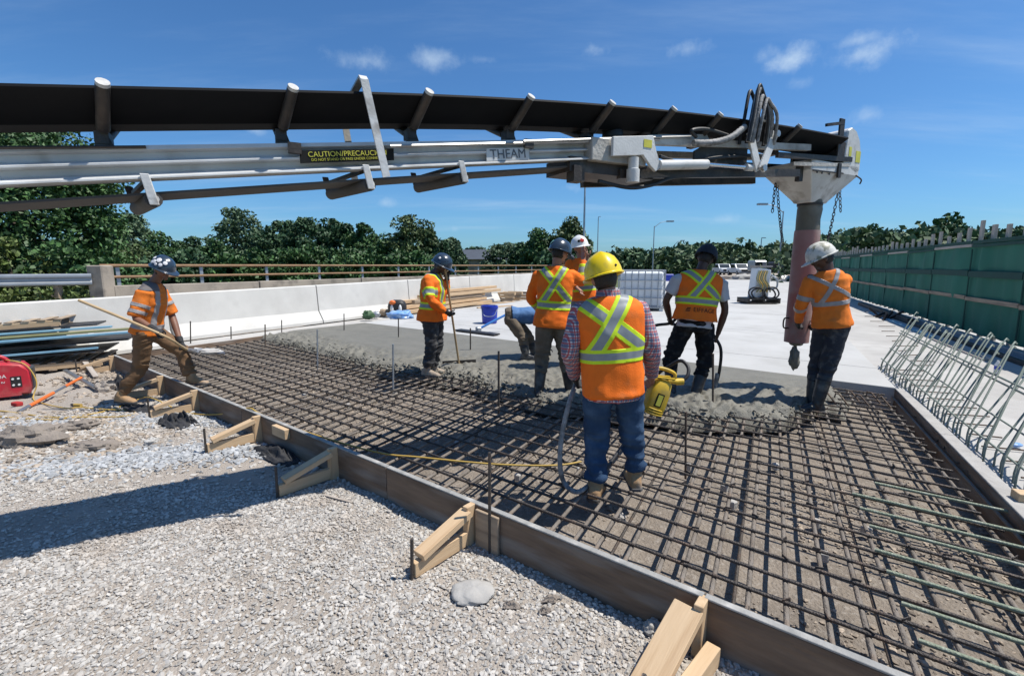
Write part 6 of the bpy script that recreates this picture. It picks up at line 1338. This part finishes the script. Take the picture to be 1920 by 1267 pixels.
    if vest:
        vb = MB(); vs = [(vest_hem, .196 + flare, .156 + flare, -.004), (.05, .194 + flare * .6, .150 + flare * .6, 0), (.28, .190, .142, .004), (.6, .212, .150, .006), (.78, .222, .136, .0), (.88, .212, .116, -.003), (.95, .165, .098, -.006), (1.0, .095, .084, -.006)]
        vb.rings(trings(vs, .004)); gar = place(remesh(vb, .010, 4), 'vest', M[vest], P, (fold * 1.15, (7, 7, 6), 31 + len(key)))
    if tape:
        st = tape(J, Lt); ex = None
        def ex(c):
            if vest: return True
            for s, e in (('ls', 'le'), ('rs', 're'), ('le', 'lw'), ('re', 'rw')):
                d_ = J[e] - J[s]; t = (c - J[s]) @ d_ / (d_ @ d_)
                if (.45 if s in ('ls', 'rs') else -.1) < t < 1.15 and np.linalg.norm(c - J[s] - d_ * t) < .085: return False
            return True
        tapes(gar, T, st, P if False else gar, M[tape_m[0]], M[tape_m[1]], ex)
    ho, hc = hard_hat(C, hr, hf, hu, M[hat], P, k, peak, cap=cap)
    return dict(P=P, J=J, T=T, C=C, hr=hr, hf=hf, hu=hu, hat=ho, hc=hc, up=up, rr=rr, ff=ff, gar=gar, shirt=shirt, Lt=Lt)
def xback(J, Lt, hw=.045, bz0=.14, bz1=.24, front=True, cx=.0, top=.97, waist_sub=.5, sub=.5):
    zt_ = Lt * top; s = []
    s += [('diag', .16, bz1 + .02, -.15 + cx, zt_ - .03, hw, -1, bz1 - .01, zt_ + .05, sub), ('diag', -.13, bz1 - .02, .085 + cx, zt_, hw, -1, bz1 - .01, zt_ + .05, sub)]
    if front: s += [('diag', -.10, bz1, -.10, zt_, hw * .8, 1, bz1 - .01, zt_ + .05, sub), ('diag', .10, bz1, .10, zt_, hw * .8, 1, bz1 - .01, zt_ + .05, sub)]
    s += [('band', bz0, bz1, waist_sub)]
    return s
V3 = lambda *a: np.array(a, float)
# yellow hat
W1 = person('yellow', 'worker in yellow hard hat, orange vest over plaid shirt and blue jeans, back to camera', 'skin_tan', 'plaid', 'denim', 'boot_tan', 'hat_yellow', look=V3(-.12, 1, -.12), gloves=('glove', None), grip=(.9, .75), hands_n=(V3(.9, .3, 0), V3(-.6, .3, -.5)), vest='hv_orange',
            tape=lambda J, L_: xback(J, L_, .052, .135, .225, sub=.52), girth=1.04, vest_hem=-.17, hem=-.22, fold=.009)
# shovel
W2 = person('shovel', 'worker in brown trousers stepping over the form with a long shovel, in profile', 'skin_brown', 'hv_orange_d', 'brown_pant', 'boot_tan', 'hat_navy', look=V3(.93, -.22, -.40), head_up=V3(.38, -.05, .92), gloves=('glove', 'glove'), grip=(1.1, 1.1), hands_n=(V3(.2, .2, -1), V3(.2, .3, -1)), top_kind='elbow',
            tape=lambda J, L_: [('band', .06, .12, 1.0), ('diag', .10, .1, .10, L_, .028, 1, .1, L_ + .05, 1.0), ('diag', .10, .1, .10, L_, .028, -1, .1, L_ + .05, 1.0), ('diag', -.10, .1, -.10, L_, .028, 1, .1, L_ + .05, 1.0), ('arm', J['rs'], J['re'], .45, .58, 1.0), ('arm', J['rs'], J['re'], .70, .83, 1.0), ('arm', J['ls'], J['le'], .45, .58, 1.0)], tape_m=('silver_w', 'silver_w'), fold=.011, hem=-.02)
# rake
W3 = person('rake', 'worker in orange hi-vis top and charcoal trousers leaning on a rake, in profile', 'skin_dark', 'hv_orange', 'charcoal', 'boot_mud', 'hat_navy', look=V3(.86, -.25, -.55), head_up=V3(.42, -.1, .9), gloves=('glove', 'glove'), grip=(1.1, 1.1), hands_n=(V3(.6, -.8, 0), V3(.5, .8, 0)),
            tape=lambda J, L_: [('band', .10, .20, .5), ('diag', .10, .2, .10, L_, .045, 1, .19, L_, .5), ('diag', .10, .2, .10, L_, .045, -1, .19, L_, .5), ('arm', J['rs'], J['re'], .45, .85, .5), ('arm', J['ls'], J['le'], .45, .85, .5)], girth=1.25, fold=.011, hem=-.10)
# raised arm
W4 = person('raised', 'worker in orange long-sleeved hi-vis top and khaki trousers raising his right hand', 'skin_tan', 'hv_orange', 'khaki', 'boot_rub', 'hat_navy', look=V3(.75, .6, -.15), gloves=(None, None), grip=(.7, .35), hands_n=(V3(.8, .5, 0), V3(-.7, -.4, .2)), boot_kind='rubber',
            tape=lambda J, L_: xback(J, L_, .048, .13, .23) + [('arm', J['re'], J['rw'], .25, .75, .5), ('arm', J['le'], J['lw'], .25, .75, .5)], girth=1.16, hem=-.12, fold=.010)
# white hat behind
W5 = person('white', 'worker in white hard hat and grey trousers facing the camera behind the raised arm', 'skin_tan', 'hv_orange', 'grey_pant', 'boot_rub', 'hat_white', look=V3(.35, -.95, -.1), gloves=(None, None), grip=(.6, .6), hands_n=(V3(.5, .5, 0), V3(-.5, .5, 0)), boot_kind='rubber',
            tape=lambda J, L_: [('band', .10, .20, .5), ('arm', J['re'], J['rw'], .2, .6, .5), ('arm', J['le'], J['lw'], .2, .6, .5)], hem=-.05)
# bending
W6 = person('bend', 'worker in blue shirt and khaki trousers bending down, seen from behind', 'skin_brown', 'blue_shirt', 'khaki', 'boot_rub', 'hat_black', look=V3(.6, .1, -.8), gloves=('glove', 'glove'), grip=(.9, .9), boot_kind='rubber', hem=.06, cap=True, eyes=False)
# grey tee
W7 = person('vib', 'worker in dark cap, grey tee, orange vest and black trousers holding the vibrator hose', 'skin_dark', 'grey_tee', 'black_cloth', 'boot_rub', 'hat_black', look=V3(.25, .9, -.45), grip=(1.0, 1.0), hands_n=(V3(.7, .6, -.2), V3(-.8, .3, 0)), top_kind='short', vest='hv_orange', boot_kind='rubber', cap=True, eyes=False,
            tape=lambda J, L_: xback(J, L_, .047, .20, .29), vest_hem=.06, flare=.03, girth=1.14, hem=-.08, fold=.010)
# pipe
W8 = person('pipe', 'worker in camouflage hard hat and orange top steadying the pink pipe', 'skin_dark', 'hv_orange_d', 'navy', 'boot_rub', 'hat_camo', look=V3(-.9, .30, -.30), gloves=('glove', 'glove'), grip=(1.0, 1.0), hands_n=(V3(.9, .2, 0), V3(-.9, .2, 0)), boot_kind='rubber',
            tape=lambda J, L_: xback(J, L_, .020, .205, .25, waist_sub=1.0, sub=1.0, front=False, cx=-.02) + [('arm', J['ls'], J['le'], .62, .80, 1.0), ('arm', J['le'], J['lw'], .05, .22, 1.0), ('arm', J['rs'], J['re'], .62, .80, 1.0)], tape_m=('silver_w', 'silver_w'), hem=-.05, fold=.008)
# details on hats and clothes
def hat_spot(W, a, e_, r, mt, name='sticker'):
    d = unit(W['hr'] * math.cos(e_) * math.cos(a) + W['hf'] * math.cos(e_) * math.sin(a) + W['hu'] * math.sin(e_) * 1.0)
    l = np.array([d @ W['hr'], d @ W['hf'], d @ W['hu']]); s = 1 / math.sqrt((l[0] / .122) ** 2 + (l[1] / .146) ** 2 + (l[2] / .135) ** 2); p = W['hc'] + d * (s + .0005)
    nr = unit(W['hr'] * l[0] / .0149 + W['hf'] * l[1] / .0213 + W['hu'] * l[2] / .0182); x, y, z = frame(nr)
    MB().ball(p, (.005, r, r), 7, R=np.stack([x, y, z], 1)).build(name, M[mt], W['hat'], smooth=60)
for a, e_, r in ((-.2, .45, .026), (.2, .75, .03), (-.7, .7, .022), (.55, .35, .022), (.1, .28, .018), (-.45, .28, .02), (.9, .6, .024)): hat_spot(W2, a, e_, r, 'sticker')
hat_spot(W3, -.2, .55, .018, 'sticker'); hat_spot(W4, -2.0, .45, .035, 'sticker_g'); hat_spot(W5, 1.45, .4, .03, 'red_rag'); hat_spot(W5, 1.1, .4, .02, 'sign_blk'); hat_spot(W1, -1.2, .15, .008, 'black', 'vent_hole')
# grey shoulder yoke of the shovelling worker
o = tapes(W2['shirt'], W2['T'], [('patch', .06, .24, W2['Lt'] * .88, W2['Lt'] * 1.10, 0), ('patch', -.24, -.06, W2['Lt'] * .88, W2['Lt'] * 1.10, 0)], None, M['grey_patch'], M['grey_patch'], None, .005)
if o: o.name = 'shoulder_patch'
# ear muff of the raking worker, phone strap
for sx in (1,):
    W = W3; p = W['C'] + W['hr'] * .085 + W['hu'] * -.015; MB().ball(p, (.025, .04, .05), 8, R=np.stack([W['hr'], W['hf'], W['hu']], 1)).build('ear_muff', M['car_dark'], W['P'], smooth=60)
# lettering on the vest of the grey-tee worker
W = W7; o_, r_, f_, u_ = W['T']
from mathutils.bvhtree import BVHTree
vco = np.empty(len(W['gar'].data.vertices) * 3, np.float32); W['gar'].data.vertices.foreach_get('co', vco); vorg = np.array(wm(W['gar']).translation)
bvh = BVHTree.FromPolygons((vco.reshape(-1, 3) + vorg).tolist(), [tuple(p.vertices) for p in W['gar'].data.polygons])
def press(ob):
    '''lay flat print onto the cloth of the vest'''
    Mx = wm(ob); Mi = Mx.inverted()
    for v in ob.data.vertices:
        p = np.array(Mx @ v.co); h = bvh.ray_cast(Vector(p - f_ * .5), Vector(f_))
        if h[0] is not None: v.co = Mi @ Vector(np.array(h[0]) - f_ * .003)
lt_ = text('vest_lettering', 'EIFFAGE', o_ + u_ * .145 - f_ * .2 + r_ * .03, r_, u_, .068, M['sign_blk'], W['gar'], 0); press(lt_)
lg = MB()
for q in range(3): lg.beam(o_ + u_ * (.128 + .016 * q) - f_ * .166 - r_ * (.165 - .006 * q), o_ + u_ * (.128 + .016 * q) - f_ * .168 - r_ * (.125 - .004 * q), .006, .009, up=u_)
press(lg.build('vest_emblem', M['sign_blk'], W['gar']))
# collar of the plaid shirt
W = W1; cN = W['J']['neck'] + W['up'] * .01
MB().rings([ring(cN + W['up'] * z - W['ff'] * .004, W['rr'], W['ff'], a, b_, 24, 2) for z, a, b_ in ((-.035, .088, .082), (.015, .078, .074), (.035, .074, .070), (.030, .066, .062), (-.03, .070, .066))]).build('collar', M['plaid'], W['P'], smooth=60)
# ------------------------------------------------------------------ hand tools
J = W2['J']
a = pix(148, 563, y=5.55); hA = J['rw'] + unit(J['rw'] - J['re']) * .085 + V3(0, -.02, -.005); b2 = pix(352, 656, y=5.98)
sh = thing('shovel', b2, 'long wooden-handled shovel carried across the worker at the left', 'shovel')
MB().tube(arc([a, hA, b2 - (b2 - hA) * .25, b2], 4), .0165, 10).build('handle', M['handle'], sh, smooth=50, recalc=False)
d = unit(pix(430, 666, y=6.05) - b2); sw = unit(np.cross(d, UP)); nn = np.cross(sw, d)
MB().tube([b2 - d * .1, b2 + d * .10], [.021, .026], 10).build('socket', M['steel'], sh, smooth=50)
bl_ = []; 
for x, hw, dz in ((.05, .06, .0), (.10, .115, -.008), (.22, .125, -.02), (.32, .115, -.015), (.40, .06, -.01), (.43, .02, -.006)):
    bl_.append(np.array([b2 + d * x + sw * hw * t + nn * (dz + .03 * t * t - .0) + nn * th for t, th in ((-1, 0), (-.5, 0), (0, 0), (.5, 0), (1, 0), (1, -.006), (.5, -.006), (0, -.006), (-.5, -.006), (-1, -.006))]))
bd = MB().rings(bl_).build('blade', M['steel'], sh, smooth=50)
MB().ball(b2 + d * .26 + nn * .02, (.14, .09, .035), 10, fn=lumpy(91, .35)).build('concrete_load', M['deck'], bd, smooth=50)
# rake
J = W3['J']; hB = J['rw'] + unit(J['rw'] - J['re']) * .075; t0 = pix(833, 492, y=6.62); t1 = pix(861, 684, 0.2)
rk = thing('concrete_rake', t1, 'wooden-handled concrete rake held upright in the wet concrete', 'rake')
MB().tube([t0, (t0 * .5 + t1 * .5), t1], .016, 10).build('handle', M['handle'], rk, smooth=50, recalc=False)
MB().beam(t1 + V3(-.25, -.05, .02), t1 + V3(.25, .08, .02), .012, .10).build('rake_head', M['dark_steel'], rk)
# yellow vibrator motor and hoses
J = W1['J']; rh = J['rw'] + unit(J['rw'] - J['re']) * .07
mc = pix(1232, 742, y=3.42); ax = unit(V3(-.30, -.05, -.85)); sx_ = unit(np.cross(ax, V3(0, 1, 0))); fy_ = np.cross(sx_, ax)
vm = thing('vibrator_motor', mc, 'yellow concrete vibrator motor hanging from the right hand of the yellow-hatted worker', 'vibrator')
Rm = np.stack([sx_, fy_, ax], 1)
R = []
for z, a_, b_ in ((-.13, .045, .045), (-.11, .065, .060), (-.03, .078, .07), (.07, .080, .072), (.12, .074, .066), (.14, .05, .05)): R.append(ring(mc + ax * z, sx_, fy_, a_, b_, 16, 3.2))
mo = MB().rings(R).build('motor_case', M['yellow_paint'], vm, smooth=50)
MB().box(mc + ax * .02 + fy_ * -.073, (.05, .006, .10), Rm).build('name_decal', M['sign_blk'], mo); MB().box(mc + ax * .02 + fy_ * -.0765, (.034, .004, .08), Rm).build('decal_border', M['sign_yel'], mo)
top_ = mc - ax * .13
MB().tube(arc([top_ + sx_ * .06, top_ - ax * .06 + sx_ * .07, top_ - ax * .075, top_ - ax * .06 - sx_ * .07, top_ - sx_ * .06], 5), .013, 8).build('carry_handle', M['yellow_paint'], vm, smooth=60, recalc=False)
for t in (-1, 1): MB().beam(top_ + fy_ * .04 * t - sx_ * .07, top_ + fy_ * .05 * t + sx_ * .06 - ax * .03, .03, .010).build('guard_strap', M['yellow_paint'], vm)
cp = pix(1276, 716, y=3.45); MB().cyl(top_ + sx_ * .03, cp, .020, 10).build('coupling', M['yellow_paint'], vm, smooth=50); MB().cyl(cp - V3(.03, 0, -.002), cp + V3(.02, 0, .003), .026, 10).build('coupling_nut', M['yellow_paint'], vm, smooth=50)
MB().tube(arc([cp, pix(1289, 704, y=3.46), pix(1290, 688, y=3.5), pix(1276, 676, y=3.55), pix(1252, 688, y=3.62), pix(1230, 706, y=3.66), pix(1205, 760, y=3.65), pix(1180, 815, 3.5 and .30), pix(1150, 860, .21), pix(1120, 900, .19)], 7), .0135, 9).build('drive_hose', M['black'], vm, smooth=60, recalc=False)
for q in range(3): MB().lathe(mc + ax * (.085 + .018 * q), [(.081, 0), (.084, .004), (.081, .008)], 16, axis=ax).build('cooling_fin', M['yellow_paint'], mo, smooth=40)
lh = J['lw'] + unit(J['lw'] - J['le']) * .08
h2 = thing('vibrator_shaft', lh, 'grey flexible vibrator shaft hanging from the left glove of the yellow-hatted worker', 'vibrator')
MB().tube(arc([lh + V3(.01, .02, .05), lh, pix(1066, 760, y=3.2), pix(1053, 820, y=3.15), pix(1050, 870, y=3.12), pix(1058, 905, .20), pix(1082, 922, .19), pix(1110, 905, .19)], 8), .017, 9).build('flexible_shaft', M['hose_wrap'], h2, smooth=60, recalc=False)
J = W7['J']; lh = J['lw'] + unit(J['lw'] - J['le']) * .07; rh = J['rw'] + unit(J['rw'] - J['re']) * .07
h3 = thing('vibrator_shaft', rh, 'dark vibrator hose held in both hands by the grey-tee worker', 'vibrator')
MB().tube(arc([pix(1196, 640, y=5.5), pix(1225, 612, y=5.5), lh, J['pelvis'] + V3(-.05, .26, .08), J['pelvis'] + V3(.15, .24, .02), rh, pix(1352, 660, y=5.55), pix(1348, 700, y=5.6), pix(1341, 724, y=5.62)], 7), .018, 9).build('flexible_shaft', M['black'], h3, smooth=60, recalc=False)
MB().cyl(pix(1345, 700, y=5.6), pix(1340, 730, y=5.62), .024, 10).build('vibrator_head', M['hose_wrap'], h3, smooth=50)
# ------------------------------------------------------------------ the frame the renderer uses
SC.render.resolution_x = 1024; SC.render.resolution_y = 675
